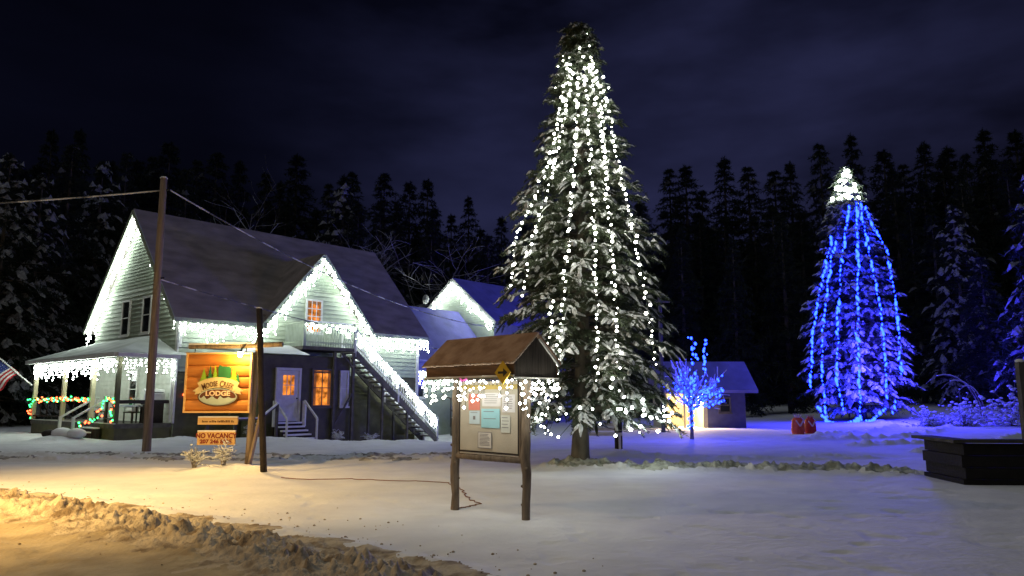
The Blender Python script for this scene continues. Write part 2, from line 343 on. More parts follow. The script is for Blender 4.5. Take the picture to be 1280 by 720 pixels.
boards(b, LG, 3.6, 6.6, tri, .2, 0, .05); boards(b, LG, 6.6, ZR-.1, tri, .15, 2, .035)
boards(b, LG, .6, 3.6, lambda z: (0, W), .2, 3, .04)
boards(b, FR, 2.7, ZE-.02, lambda z: (0, L), .2, 0, .05)
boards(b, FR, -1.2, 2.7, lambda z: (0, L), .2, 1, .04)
GX, GH, GZ0, GZ1 = 6.63, 2.78, 4.98, 8.26
boards(b, FR, ZE-.02, 6.75, lambda z: (GX-GH*(GZ1-z)/(GZ1-GZ0), GX+GH*(GZ1-z)/(GZ1-GZ0)), .2, 0, .05)
boards(b, FR, 6.75, GZ1, lambda z: (GX-GH*(GZ1-z)/(GZ1-GZ0), GX+GH*(GZ1-z)/(GZ1-GZ0)), .15, 2, .035)
b.slab([(GX-GH, .003, GZ0), (GX+GH, .003, GZ0), (GX, .003, GZ1)], (0, 2.5, 0), 0)
cub(b, FR, -.06, .12, -.02, .06, 3.7, ZE-.1, 4); cub(b, LG, -.06, .12, -.02, .06, .6, ZE-.1, 4); cub(b, FR, L-.12, L+.06, -.02, .06, -1, ZE-.1, 4)
b.build('wall', [M['siding'], M['dark_siding'], M['shingle'], M['porch_wall'], M['trim']], lodge, fixn=False)
k = (ZR-ZE)/(W/2)
def zr(t): return ZE+.12+k*t
T = .16
b = MB()
b.slab([(-.42, 0, zr(0)), (L+.42, 0, zr(0)), (L+.42, W/2, zr(W/2)), (-.42, W/2, zr(W/2))], (0, 0, T))
for s0, s1 in ((-.42, GX-GH-.15), (GX+GH+.15, L+.42)):
    b.slab([(s0, -.45, zr(-.45)), (s1, -.45, zr(-.45)), (s1, -.003, zr(0)), (s0, -.003, zr(0))], (0, 0, T))
b.slab([(-.42, W/2, zr(W/2)-.002), (L+.42, W/2, zr(W/2)-.002), (L+.42, W+.45, zr(-.45)), (-.42, W+.45, zr(-.45))], (0, 0, T))
kg = (GZ1-GZ0)/GH; gz_ = GZ1+.12; ov = .32
yb = (gz_-ZE-.12)/k
for sg in (-1, 1):
    e = GX+sg*(GH+ov); ze = gz_-kg*(GH+ov); ev = GX+sg*(gz_-zr(0))/kg
    b.slab([(GX, -.40, gz_), (GX, yb+.15, gz_), (ev, .02, zr(0)), (e, -.02, ze), (e, -.40, ze)], (0, 0, T))
roof = b.build('roof', M['roof'], lodge)
b = MB()                                                      # pale rake and eave boards
for (y0, y1) in ((-.45, W/2), (W+.45, W/2)):
    z0, z1 = zr(-.45), zr(W/2); b.bar((-.435, y0, z0+.03), (-.435, y1, z1+.03), .05, .2)
for sg in (-1, 1): b.bar((GX+sg*(GH+ov), -.415, gz_-kg*(GH+ov)+.03), (GX, -.415, gz_+.03), .05, .2)
for s0, s1 in ((-.42, GX-GH-.15), (GX+GH+.15, L+.42)): b.bb(s0, s1, -.5, -.455, zr(-.45)-.06, zr(-.45)+.14)
b.build('rake_board', M['siding'], roof)
for t0, t1 in ((5.0, 5.75), (2.75, 3.5)): window(lodge, LG, t0, t1, 4.5, 6.0, 'glass', (1, 2))
window(lodge, FR, 6.0, 6.75, 4.75, 6.2, 'lit', (3, 4), label='small amber lit window under the front gable')
window(lodge, LG, 3.6, 4.3, 1.2, 2.8, 'glass', (1, 2))
# enclosed entry under the balcony
BF = shift(FR, 0, -1.5)
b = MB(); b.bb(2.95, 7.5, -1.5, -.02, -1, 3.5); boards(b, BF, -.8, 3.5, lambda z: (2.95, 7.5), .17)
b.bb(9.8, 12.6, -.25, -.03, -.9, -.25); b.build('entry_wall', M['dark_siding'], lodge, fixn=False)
b = MB()
b.add([(2.5, -1.95, 3.5), (5.05, -1.95, 3.5), (5.05, -.03, 3.62), (2.5, -.03, 3.62), (3.5, -.9, 3.95), (4.6, -.9, 3.95)], [(0, 1, 5, 4), (1, 2, 5), (2, 3, 4, 5), (3, 0, 4), (3, 2, 1, 0)])
b.build('entry_roof', M['snow'], lodge)
dr = MB(); cub(dr, BF, 3.72, 4.72, .03, .09, .62, 2.8)
cub(dr, BF, 3.60, 3.715, .02, .12, .6, 2.92); cub(dr, BF, 4.725, 4.84, .02, .12, .6, 2.92); cub(dr, BF, 3.60, 4.84, .02, .125, 2.81, 2.925)
door = dr.build('door', M['trim'], lodge)
b = MB(); cub(b, BF, 3.95, 4.5, .093, .10, 1.75, 2.6); b.build('pane', M['lit'], door)
b = MB()
for x in (4.13, 4.32): cub(b, BF, x-.015, x+.015, .101, .112, 1.75, 2.6)
cub(b, BF, 3.95, 4.5, .102, .114, 2.16, 2.19); b.build('glazing_bar', M['trim'], door)
b = MB(); b.ico((4.64, -1.63, 1.6), .04); b.build('handle', M['iron'], door)
window(lodge, BF, 5.5, 6.4, 1.3, 2.85, 'lit', (2, 2), fm='deckwood', label='tall amber lit window beside the entry door')
window(lodge, BF, 7.02, 7.32, 1.3, 2.8, 'porch_wall', (1, 2), fm='trim')
# entry steps with snow on each tread
st = MB()
for q in range(5): st.bb(3.6, 4.86, -1.78-.25*q, -1.54-.25*q+.2, -.5, .52-.16*q)
est = st.build('entry_steps', M['darkwood'], lodge)
b = MB()
for q in range(5): b.bb(3.62, 4.84, -1.80-.25*q, -1.57-.25*q, .522-.16*q, .59-.16*q)
b.build('tread_snow', M['snow'], est)
for x in (3.5, 4.96):
    b = MB(); b.tube([(x, -1.75, .4), (x, -1.75, 1.5)], .09, 8); b.bar((x, -1.75, 1.5), (x, -2.75, .75), .06, .08); b.tube([(x, -2.75, -.4), (x, -2.75, .75)], .05, 6); b.build('handrail', M['trim'], est)
# balcony
b = MB(); b.bb(4.85, 7.65, -1.62, -.03, 3.78, 3.93); bal = b.build('balcony', M['deckwood'], lodge)
b = MB()
for z in (5.0, 4.12): b.bb(4.85, 7.65, -1.62, -1.56, z-.025, z+.025); b.bb(4.85, 4.91, -1.558, -.05, z-.025, z+.025)
for q in range(20): x = 4.98+q*.136; b.bb(x-.014, x+.014, -1.60, -1.57, 3.93, 4.96)
for q in range(12): y = -.15-q*.116; b.bb(4.87, 4.9, y-.018, y+.018, 3.93, 4.96)
for x in (4.89, 7.6): b.bb(x-.05, x+.05, -1.64, -1.54, 3.93, 5.1)
b.build('railing', M['siding'], bal)
b = MB(); b.bar((4.85, -1.585, 5.06), (7.65, -1.585, 5.06), .09, .06); b.build('rail_snow', M['snow'], bal)
for x in (6.55, 7.6):
    b = MB(); b.bb(x-.06, x+.06, -1.68, -1.56, -.9, 3.74); b.build('support_post', M['deckwood'], bal)
MB().bar((6.6, -1.66, .4), (7.6, -1.66, 1.9), .07, .07).build('brace', M['deckwood'], bal); MB().bar((7.6, -1.66, 3.0), (6.9, -1.66, 3.7), .07, .07).build('brace', M['deckwood'], bal)
# outside staircase
X0, X1, Z0, Z1 = 7.7, 13.05, 3.85, -.45
b = MB()
for y in (-1.62, -.52): b.bar((X0, y, Z0-.12), (X1, y, Z1-.12), .06, .28)
stair = b.build('staircase', M['deckwood'], lodge)
n = 19
for q in range(n):
    x = X0+(X1-X0)*(q+.5)/n; z = Z0+(Z1-Z0)*(q+.5)/n
    b = MB(); b.bb(x-.14, x+.14, -1.58, -.56, z-.02, z+.02, 0); b.bb(x-.13, x+.12, -1.56, -.58, z+.021, z+.075, 1); b.build('step', [M['deckwood'], M['snow']], stair)
b = MB()
for y in (-1.6, -.54):
    b.bar((X0, y, Z0+1.0), (X1, y, Z1+1.0), .07, .09); b.bar((X0, y, Z0+.3), (X1, y, Z1+.3), .05, .06)
    for q in range(40): x = X0+(X1-X0)*(q+.5)/40; z = Z0+(Z1-Z0)*(q+.5)/40; b.bb(x-.015, x+.015, y-.015, y+.015, z+.3, z+.97)
    for q in (0, .5, 1): x = X0+(X1-X0)*q; z = Z0+(Z1-Z0)*q; b.bb(x-.05, x+.05, y-.05, y+.05, z-.3, z+1.1)
b.build('handrail', M['trim'], stair)
for x in (9.4, 11.0):
    b = MB(); z = Z0+(Z1-Z0)*(x-X0)/(X1-X0)-.3
    for y in (-1.6, -.54): b.bb(x-.05, x+.05, y-.05, y+.05, -1, z)
    b.build('support_post', M['deckwood'], stair)
# porch along the gable end
b = MB(); b.bb(-2.25, -.03, .02, 9.85, .45, .62, 0); b.bb(-2.28, -2.2, -.02, 9.9, .622, .65, 1); b.build('porch_floor', [M['deckwood'], M['trim']], lodge)
b = MB(); b.bb(-2.2, -2.12, .05, 9.8, -.6, .448); b.bb(-2.11, -.04, .05, .12, -.6, .448); b.build('porch_skirt', M['dark_siding'], lodge)
for t in (.05, 2.6, 5.9, 9.75):
    b = MB(); b.bb(-2.24, -2.08, t-.0, t+.16, .65, 3.25); b.build('porch_post', M['dark_siding' if t < 1 else 'cream'], lodge)
b = MB(); b.bb(-.16, -.05, .02, .14, .65, 3.25); b.build('porch_post', M['trim'], lodge)
b = MB()
b.add([(-2.55, -.38, 3.36), (.35, -.38, 3.36), (.02, 2.4, 4.35), (.02, 9.0, 4.28), (-2.55, 10.35, 3.36), (.02, 10.2, 3.36)], [(0, 1, 2), (0, 2, 3, 4), (4, 3, 5), (5, 3, 2, 1), (0, 4, 5, 1)])
prf = b.build('porch_roof', M['porch_roof'], lodge)
b = MB(); b.bar((-2.5, -.33, 3.27), (-2.5, 10.3, 3.27), .12, .16); b.bar((-2.43, -.33, 3.27), (-.02, -.33, 3.27), .12, .16); b.bar((-2.43, 10.28, 3.27), (-.05, 10.2, 3.27), .1, .16); b.build('fascia', M['trim'], prf)
b = MB()
for t0, t1 in ((.21, 1.05), (2.76, 5.9), (6.06, 9.75)):
    b.bb(-2.19, -2.12, t0, t1, 1.46, 1.54); b.bb(-2.19, -2.12, t0, t1, .78, .84)
    q = t0+.1
    while q < t1: b.bb(-2.17, -2.14, q, q+.03, .84, 1.46); q += .9
    b.build('porch_railing', M['darkwood'], lodge); b = MB()
b.bb(-2.19, -2.11, 1.05, 1.15, .65, 1.6); b.build('stair_post', M['darkwood'], lodge); b = MB()
b.bb(-2.07, -.17, .07, .14, 1.4, 1.54); b.build('porch_railing', M['darkwood'], lodge)
b = MB()
for q in range(3): b.bb(-2.55-.3*q, -2.29-.3*q, 1.2, 2.55, -.5, .42-.16*q, 0); b.bb(-2.54-.3*q, -2.30-.3*q, 1.22, 2.53, .422-.16*q, .47-.16*q, 1)
pst = b.build('porch_steps', [M['darkwood'], M['snow']], lodge)
for t in (1.15, 2.6):
    b = MB(); b.bar((-2.25, t, 1.5), (-3.3, t, .85), .07, .07); b.bb(-3.34, -3.24, t-.05, t+.05, -.4, .9); b.build('handrail', M['trim'], pst)
# snow capped rail in front of the dark ground floor
b = MB(); b.bar((.3, -2.2, .75), (2.6, -2.2, .75), .08, .07, 0); b.bar((.3, -2.2, .81), (2.6, -2.2, .81), .10, .06, 1); b.bar((2.6, -2.2, .75), (3.4, -2.2, 1.35), .08, .07, 0); b.bar((2.6, -2.2, .82), (3.4, -2.2, 1.42), .10, .06, 1)
for x in (.35, 1.5, 2.6, 3.35): b.bb(x-.05, x+.05, -2.25, -2.15, -.4, .7 if x < 3 else 1.3, 0)
b.build('ramp_rail', [M['deckwood'], M['snow']], lodge)
tl = thing('tail_light', 'small glowing red light on the dark wall left of the hanging sign', 'light', H(.35, -.08, 1.75))
MB().ico((0, 0, 0), .055).build('lens', M['bulb_red'], tl); MB().bb(-.1, .1, .03, .09, -.09, .09).build('housing', M['iron'], tl)

# ------------------------------------------------------------------ wing behind the lodge
wing = thing('guest_wing', 'lower wing with a snowy blue lit roof and a taller gable behind the lodge', 'house', (HX, HY, 0), RZ)
b = MB(); AX0, AX1, AT0, AT1, AE, AR = 13.05, 20.2, 1.0, 7.4, 3.7, 6.95
tm = (AT0+AT1)/2
b.slab([(AX0, AT0, -1.3), (AX0, AT1, -1.3), (AX0, AT1, AE), (AX0, tm, AR), (AX0, AT0, AE)], (AX1-AX0, 0, 0))
AF = shift(FR, 0, AT0); boards(b, AF, -1.2, AE, lambda z: (AX0, AX1+6.5), .16)
b.slab([(AX1+.003, 0.9+.12, -1.3), (AX1+.003, 8.0, -1.3), (AX1+.003, 8.0, 6.5), (AX1+.003, 4.4, 9.2), (AX1+.003, 1.02, 6.5)], (8, 0, 0))
boards(b, shift(LG, AX1), 6.3, 9.15, lambda z: (1.0+(max(z, 6.5)-6.5)/2.7*3.4, 8.0-(max(z, 6.5)-6.5)/2.7*3.6), .15)
b.build('wall', [M['siding']], wing, fixn=False)
b = MB(); sl = (AR-AE)/(tm-AT0)
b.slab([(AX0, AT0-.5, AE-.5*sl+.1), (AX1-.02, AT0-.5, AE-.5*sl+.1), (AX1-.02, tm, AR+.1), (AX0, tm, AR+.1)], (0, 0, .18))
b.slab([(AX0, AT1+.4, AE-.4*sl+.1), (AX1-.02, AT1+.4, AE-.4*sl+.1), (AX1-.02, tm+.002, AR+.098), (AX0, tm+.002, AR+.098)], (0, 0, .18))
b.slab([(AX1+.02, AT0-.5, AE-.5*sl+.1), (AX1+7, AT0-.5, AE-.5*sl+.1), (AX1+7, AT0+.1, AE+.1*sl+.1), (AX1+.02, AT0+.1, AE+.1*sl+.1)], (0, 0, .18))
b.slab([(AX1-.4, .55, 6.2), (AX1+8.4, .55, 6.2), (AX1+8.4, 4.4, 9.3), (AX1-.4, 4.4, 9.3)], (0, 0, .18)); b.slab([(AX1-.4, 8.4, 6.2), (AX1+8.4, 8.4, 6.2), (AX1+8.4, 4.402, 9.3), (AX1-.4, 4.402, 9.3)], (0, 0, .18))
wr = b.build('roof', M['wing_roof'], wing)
b = MB(); b.bar((AX1-.42, .5, 6.2), (AX1-.42, 4.4, 9.33), .06, .22); b.bar((AX1-.42, 8.45, 6.2), (AX1-.42, 4.4, 9.33), .06, .22); b.build('rake_board', M['trim'], wr)
window(wing, AF, 13.7, 14.3, 1.7, 3.0, 'glass', (1, 2)); window(wing, AF, 17.6, 18.5, 1.2, 2.6, 'glass', (2, 2))
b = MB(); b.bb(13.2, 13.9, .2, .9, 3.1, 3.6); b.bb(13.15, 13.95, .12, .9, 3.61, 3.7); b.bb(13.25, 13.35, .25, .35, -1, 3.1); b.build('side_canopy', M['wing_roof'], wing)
b = MB()
for q in range(5): b.bb(15.7, 17.1, -.1-.28*q, .16-.28*q, -1.2, .5-.2*q, 0); b.bb(15.72, 17.08, -.09-.28*q, .15-.28*q, .502-.2*q, .56-.2*q, 1)
ws = b.build('entry_steps', [M['deckwood'], M['snow']], wing)
b = MB()
for x in (15.65, 17.15):
    b.bar((x, .8, 1.75), (x, .1, 1.6), .07, .07); b.bar((x, .1, 1.6), (x, -1.3, .55), .07, .07); b.bar((x, .1, 1.0), (x, -1.3, -.05), .05, .05)
    for q in range(6): y = .1-q*.28; z = .6-q*.21; b.bb(x-.025, x+.025, y-.025, y+.025, z-.6, z+1.0)
b.build('handrail', M['deckwood'], ws)
dish = thing('satellite_dish', 'small dark satellite dish on the left slope of the rear gable', 'satellite dish', H(AX1-.2, 6.9, 7.65), RZ)
MB().tube([(0, 0, -.35), (0, 0, .35), (-.1, 0, .5)], .025, 6).build('mast', M['iron'], dish)
b = MB(); b.add([(-.15, 0, .6)]+[(-.28, .32*math.cos(a), .6+.32*math.sin(a)) for a in np.linspace(0, 2*math.pi, 13)[:-1]], [(0, q+1, (q+1) % 12+1) for q in range(12)]+[(0, (q+1) % 12+1, q+1) for q in range(12)])
MB().ico((-.3, 0, .6), .05).build('feed', M['iron'], dish); b2 = MB(); b2.tube([(-.05, 0, .6), (-.1, 0, .6), (-.16, 0, .6), (-.28, 0, .6)], [.05, .14, .24, .33], 14); b2.build('reflector', M['trim'], dish, smooth=True)

# lights on the lodge
G = 'white icicle lights along the roof edges'
rk = lambda t: zr(min(t, W-t))-.08
icicles('white icicle lights along both edges of the left gable', G, [H(-.30, W+.3, rk(-.3)), H(-.30, W*.75, rk(W*.25)), H(-.30, W/2, rk(W/2))], r=.030, sp=.10, lens=(.3, 1.0))
icicles('white icicle lights on the right slope of the left gable, partly behind the utility pole', G, [H(-.30, W/2-.1, rk(W/2-.1)), H(-.30, W*.25, rk(W*.25)), H(-.30, -.3, rk(-.3))], r=.036, sp=.22, lens=(.15, .5))
icicles('white icicle lights under the front eave left of the front gable', G, [H(-.3, -.52, zr(-.45)-.02), H(GX-GH-.2, -.52, zr(-.45)-.02)], r=.030, sp=.11, lens=(.3, .85))
icicles('white icicle lights on the left slope of the front gable', G, [H(GX-GH-.25, -.44, gz_-kg*(GH+.25)-.02), H(GX, -.44, gz_-.02)], r=.030, sp=.10, lens=(.25, .9))
icicles('white icicle lights on the right slope of the front gable', G, [H(GX+.08, -.44, gz_-.1), H(GX+GH+.25, -.44, gz_-kg*(GH+.25)-.02)], r=.030, sp=.10, lens=(.25, .9))
icicles('white icicle lights under the front eave above the staircase', G, [H(GX+GH+.2, -.52, zr(-.45)-.02), H(L+.35, -.52, zr(-.45)-.02)], r=.031, sp=.12, lens=(.4, 1.0))
icicles('white icicle lights hanging from the porch eave beside the flag', G, [H(-2.3, 9.8, 3.17), H(-2.3, .15, 3.17)], r=.030, sp=.12, lens=(.35, .85))
icicles('white icicle lights on the short porch side behind the utility pole', G, [H(-2.1, -.1, 3.17), H(-.1, -.1, 3.17)], r=.029, sp=.11, lens=(.35, .85))
icicles('white icicle lights under the eave of the lower rear wing', G, [H(13.4, .42, 3.2), H(16.6, .42, 3.2)], r=.034, sp=.13, lens=(.4, .95))
icicles('white icicle lights on the left slope of the small rear gable', G, [H(AX1-.5, 8.2, 6.2), H(AX1-.5, 4.4, 9.2)], r=.038, sp=.13, lens=(.3, .8))
icicles('white icicle lights on the right slope of the small rear gable', G, [H(AX1-.5, 4.3, 9.1), H(AX1-.5, .7, 6.2)], r=.038, sp=.13, lens=(.3, .8))
icicles('white bulbs draped on the balcony railing in front of the lit window', 'bulb strings on the balcony and stairs', [H(4.9, -1.66, 5.0), H(7.65, -1.66, 5.0)], r=.046, sp=.14, lens=(.2, .65), step=.15, cat='string lights', name='string_lights')
icicles('white bulbs running down the outside staircase railing', 'bulb strings on the balcony and stairs', [H(X0, -1.66, Z0+1.0), H(X1, -1.66, Z1+1.0)], r=.046, sp=.14, lens=(.25, .8), step=.15, cat='string lights', name='string_lights')
def garland(label, pts):
    o = thing('garland', label, 'garland', pts[0], 0, 'red and green garlands on the porch'); L_ = sum((q-p).length for p, q in zip(pts, pts[1:]))
    b = MB()
    for p, q in zip(pts, pts[1:]):
        n = int((q-p).length/.03)
        for k in range(n):
            c = p.lerp(q, k/n)-pts[0]; d = Vector([random.gauss(0, 1) for _ in range(3)]).normalized()*.12; b.add([c-d*.2, c+d, c+d*.7+Vector((.02, .02, .03))], [(0, 1, 2)])
    b.build('tinsel', M['needle'], o, fixn=False); n = min(90, int(L_/.085)); k = 0
    for i_ in range(n):
        t = (i_+.5)/n*L_
        for p, q in zip(pts, pts[1:]):
            s = (q-p).length
            if t <= s: break
            t -= s
        c = p.lerp(q, min(1, t/s))-pts[0]+Vector([random.gauss(0, .05) for _ in range(3)])
        link('bulb', bulb_mesh('bulb_red' if (i_//4) % 2 else 'bulb_green', .042, .042), o, c)
garland('red and green garland along the long porch railing', [H(-2.24, 9.8, 1.56), H(-2.24, 2.7, 1.56)])
garland('red and green garland wrapped down the far porch post by the flag', [H(-2.3, 9.85, 1.5), H(-2.3, 9.85, .7)])
garland('red and green garland over the porch corner railing and post', [H(-2.24, 1.1, 1.58), H(-2.24, .15, 1.58), H(-2.3, .12, 1.5), H(-2.3, .12, .7)])
garland('red and green garland spiralling down the porch step rail', [H(-2.3, 1.1, 1.55), H(-2.4, 1.1, .9), H(-3.1, 1.1, .6), H(-3.35, 1.1, .1)])
# things on the porch
def chair(p, rz, lab):
    o = thing('porch_chair', lab, 'chair', p, rz, 'chairs on the porch')
    MB().bb(-.24, .24, -.24, .24, .40, .45).build('seat', M['deckwood'], o)
    b = MB()
    for x in (-.2, -.07, .07, .2): b.bb(x-.02, x+.02, .2, .23, .45, .95)
    b.bb(-.25, .25, .19, .24, .95, 1.0); b.build('backrest', M['trim'], o)
    for x in (-.21, .21):
        for y in (-.21, .21): MB().bb(x-.02, x+.02, y-.02, y+.02, 0, .4).build('leg', M['deckwood'], o)
        b = MB(); b.bb(x-.03, x+.03, -.24, .19, .62, .66); b.bb(x-.02, x+.02, -.22, -.18, .45, .62); b.build('armrest', M['trim'], o)
chair(H(-1.4, 4.2, .625), RZ+R(20), 'pale slatted porch chair behind the garland railing')
chair(H(-1.2, 1.0, .625), RZ+R(-160), 'pale slatted porch chair behind the utility pole')
tb = thing('porch_table', 'low porch table with a dark chair frame behind the corner railing', 'table', H(-1.5, .75, .625), RZ); tb['label'] = 'low pale porch table beside the corner post'
MB().bb(-.5, .5, -.25, .25, .66, .72).build('tabletop', M['trim'], tb)
for x in (-.44, .44):
    for y in (-.2, .2): MB().bb(x-.025, x+.025, y-.025, y+.025, 0, .66).build('leg', M['darkwood'], tb)
gr = thing('grill', 'white lidded grill on the porch right of the utility pole', 'grill', H(-.65, .5, .625), RZ)
MB().bb(-.42, .42, -.22, .22, .85, 1.15).build('body', M['trim'], gr); b = MB(); b.tube([(-.4, 0, 1.17), (.4, 0, 1.17)], .2, 12); b.build('lid', M['trim'], gr)
MB().bb(-.3, .3, -.27, -.24, 1.2, 1.23).build('handle', M['iron'], gr); MB().bb(-.38, .38, -.2, .2, 0, .84).build('cabinet', M['darkwood'], gr)
# flag
fl = thing('flag_on_staff', 'stars and stripes flag on a slanted white staff at the far porch post', 'flag', H(-2.3, 9.9, 2.2))
p1 = Vector((-1.15, -.75, 1.25)); MB().tube([(0, 0, 0), p1], .035, 8).build('staff', M['trim'], fl)
mr_, mw_, mb_ = mat('flag_red', (.45, .03, .04)), mat('flag_white', (.7, .7, .7)), mat('flag_blue', (.03, .05, .22))
b = MB(); NX, NY = 20, 13; d0 = p1.normalized(); base = p1*.97; hoist = 1.0
def fp(u, v_): return base-d0*(v_*hoist)+Vector((-.75*u, -.25*u+.10*math.sin(u*7+v_*2), -.75*u-.12*v_*u+.05*math.sin(u*5+1)))
for a in range(NX):
    for c in range(NY):
        can = a < 8 and c < 7
        b.add([fp(a/NX, c/NY), fp((a+1)/NX, c/NY), fp((a+1)/NX, (c+1)/NY), fp(a/NX, (c+1)/NY)], [(0, 1, 2, 3)], 2 if can else (0 if c % 2 == 0 else 1))
for a in range(5):
    for c in range(5):
        q = fp((a+.5)*.08, (c+.5)*.105); b.ico(q, .013, 1, 1)
b.build('cloth', [mr_, mw_, mb_], fl, fixn=False)
rk_ = thing('snowy_rock_pile', 'low heap of rocks under snow in front of the porch', 'rocks', (-17.0, 28.6, gz(-17, 28.6)))
for k in range(4): b = MB(); b.ico((random.uniform(-.6, .6), random.uniform(-.3, .3), .08), random.uniform(.25, .4), 2, 0, .6); b.build('rock', M['snow'] if k else M['darkwood'], rk_, smooth=True)
# ------------------------------------------------------------------ shed by the small blue tree
shed = thing('shed', 'small blue lit shed with a snowy roof and a warm lit open bay', 'shed', (8.5, 41.0, gz(10, 41)))
b = MB()
b.bb(2.2, 4.3, .05, 3.6, -.5, 2.1, 0); b.bb(0, 2.2, 3.5, 3.6, -.5, 2.1, 1); b.bb(-.1, 0, .05, 3.6, -.5, 2.1, 1); b.bb(1.95, 2.197, .0, 3.49, -.5, 2.08, 1)
b.slab([(4.303, .05, 2.1), (4.303, 3.6, 2.1), (4.303, 1.85, 3.4)], (-.12, 0, 0), 0); b.slab([(-.1, .05, 2.1), (-.1, 3.6, 2.1), (-.1, 1.85, 3.4)], (.12, 0, 0), 0)
b.bb(0, 2.2, .02, .12, 1.85, 2.1, 1); b.bb(.9, 1.0, .05, .15, -.4, 1.85, 1)
b.build('wall', [mat('shed_boards_blue_light_tint', (.08, .085, .18), .8), M['cream']], shed)  # board colour carries the blue light that falls on the shed
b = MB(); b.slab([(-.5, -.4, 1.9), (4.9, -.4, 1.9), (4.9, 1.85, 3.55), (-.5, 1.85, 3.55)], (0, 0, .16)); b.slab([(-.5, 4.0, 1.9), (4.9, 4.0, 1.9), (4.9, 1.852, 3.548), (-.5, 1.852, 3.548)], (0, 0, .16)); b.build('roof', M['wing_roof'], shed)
window(shed, FR, 2.9, 3.4, .9, 1.6, 'glass', (1, 2), fm='deckwood')
sl_ = thing('bay_lamp', 'warm lamp under the front beam of the open shed bay', 'lamp', (9.9, 41.2, 1.62))
MB().ico((0, 0, 0), .12).build('bulb', M['warm_lamp'], sl_); MB().bb(-.1, .1, -.1, .0, .10, .24).build('fitting', M['iron'], sl_)
ll = bpy.data.lights.new('bay_light', 'POINT'); ll.energy = 900; ll.color = (1, .72, .36); ll.shadow_soft_size = .15; link('bay_light', ll, sl_, (.1, .12, -.2))

# ------------------------------------------------------------------ street lamp (off to the left of the road)
lampp = thing('street_lamp', 'sodium street lamp on a tall pole at the road side', 'street lamp', (-12.6, 8.2, 0))
MB().tube([(0, 0, -.3), (0, 0, 6.2)], [.12, .08], 10).build('pole', M['iron'], lampp)
MB().tube([(0, 0, 5.9), (.7, -.2, 6.4), (1.6, -.4, 6.5)], .04, 8).build('arm', M['iron'], lampp)
hd = MB().slab([(1.4, -.5, 6.5), (2.1, -.66, 6.5), (2.1, -.32, 6.5), (1.4, -.26, 6.5)], (0, 0, .12)).build('lamp_head', M['iron'], lampp)
MB().ico((1.8, -.45, 6.44), .11, 2, 0, .4).build('lens', M['warm_lamp'], hd)
sl2 = bpy.data.lights.new('street_light', 'SPOT'); sl2.spot_size = R(84); sl2.spot_blend = 1.0; sl2.energy = 7600; sl2.color = (1.0, .62, .20); sl2.shadow_soft_size = .12; so_ = link('street_light', sl2, lampp, (1.8, -.45, 6.28)); so_.rotation_euler = Vector((2.3, 3.4, -6.3)).to_track_quat('-Z', 'Y').to_euler()
sl3 = bpy.data.lights.new('street_light_spill', 'POINT'); sl3.energy = 1000; sl3.color = (1.0, .68, .32); sl3.shadow_soft_size = .12; link('street_light_spill', sl3, lampp, (1.8, -.45, 6.26))

# ------------------------------------------------------------------ poles and wires
up = thing('utility_pole', 'tall leaning brown utility pole in front of the lodge porch', 'pole', (-11.37, 23.49, gz(-11.37, 23.49)))
tp = Vector((-11.44, 23.5, 8.75))-Vector(up.location)
MB().tube([(0, 0, -.4), tp*.5, tp], [.135, .12, .105], 14).build('shaft', M['pole'], up, smooth=True)
b = MB(); b.tube([tp+Vector((0, 0, .002)), tp+Vector((0, 0, .05))], [.125, .09], 12); b.build('snow_cap', M['snow'], up)
for z in (8.3, 5.4): b = MB(); q = tp*(z/8.7); b.tube([q+Vector((.12, -.02, 0)), q+Vector((.22, -.03, .02))], .03, 6); b.build('insulator', M['iron'], up)
dpst = thing('wooden_post', 'dark leaning round post beside the hanging sign', 'post', (-5.32, 16.32, 0)); q = Vector((-5.49, 15.95, 3.54))-Vector(dpst.location)
MB().tube([(0, 0, -.3), q], [.072, .062], 12).build('shaft', M['darkwood'], dpst, smooth=True); MB().ico(q, .066, 2, 0, .4).build('snow_cap', M['snow'], dpst, smooth=True)
def cable(label, p, q, sag, r=.024, mat_='cable'):
    p, q = Vector(p), Vector(q); o = tag(MB().tube([p.lerp(q, k/40)-p-Vector((0, 0, sag*4*(k/40)*(1-k/40))) for k in range(41)], r, 6).build('overhead_wire', M[mat_], None, p), label, 'wire', 'frosted overhead wires'); return o
ptop = Vector((-11.40, 23.5, 8.35))
cable('frosted wire from the utility pole out past the left edge', ptop, (-58, 14.5, 9.9), 2.3)
cable('frosted upper wire from the utility pole to the rear wing roof', ptop+Vector((.2, 0, 0)), H(20.6, .9, 6.0), .9)
cable('lower frosted wire crossing the front gable to the rear wing', (-11.35, 23.5, 5.4), H(19, .6, 4.2), .35)
wpz = thing('far_pole', 'thin pole behind the right side of the tall white lit spruce', 'pole', (7.25, 36, gz(7.2, 36))); MB().tube([(0, 0, -.3), (0, 0, 6.6)], .10, 10).build('shaft', M['deckwood'], wpz); MB().tube([(-.5, 0, 6.3), (.5, 0, 6.3)], .05, 6).build('crossarm', M['deckwood'], wpz)

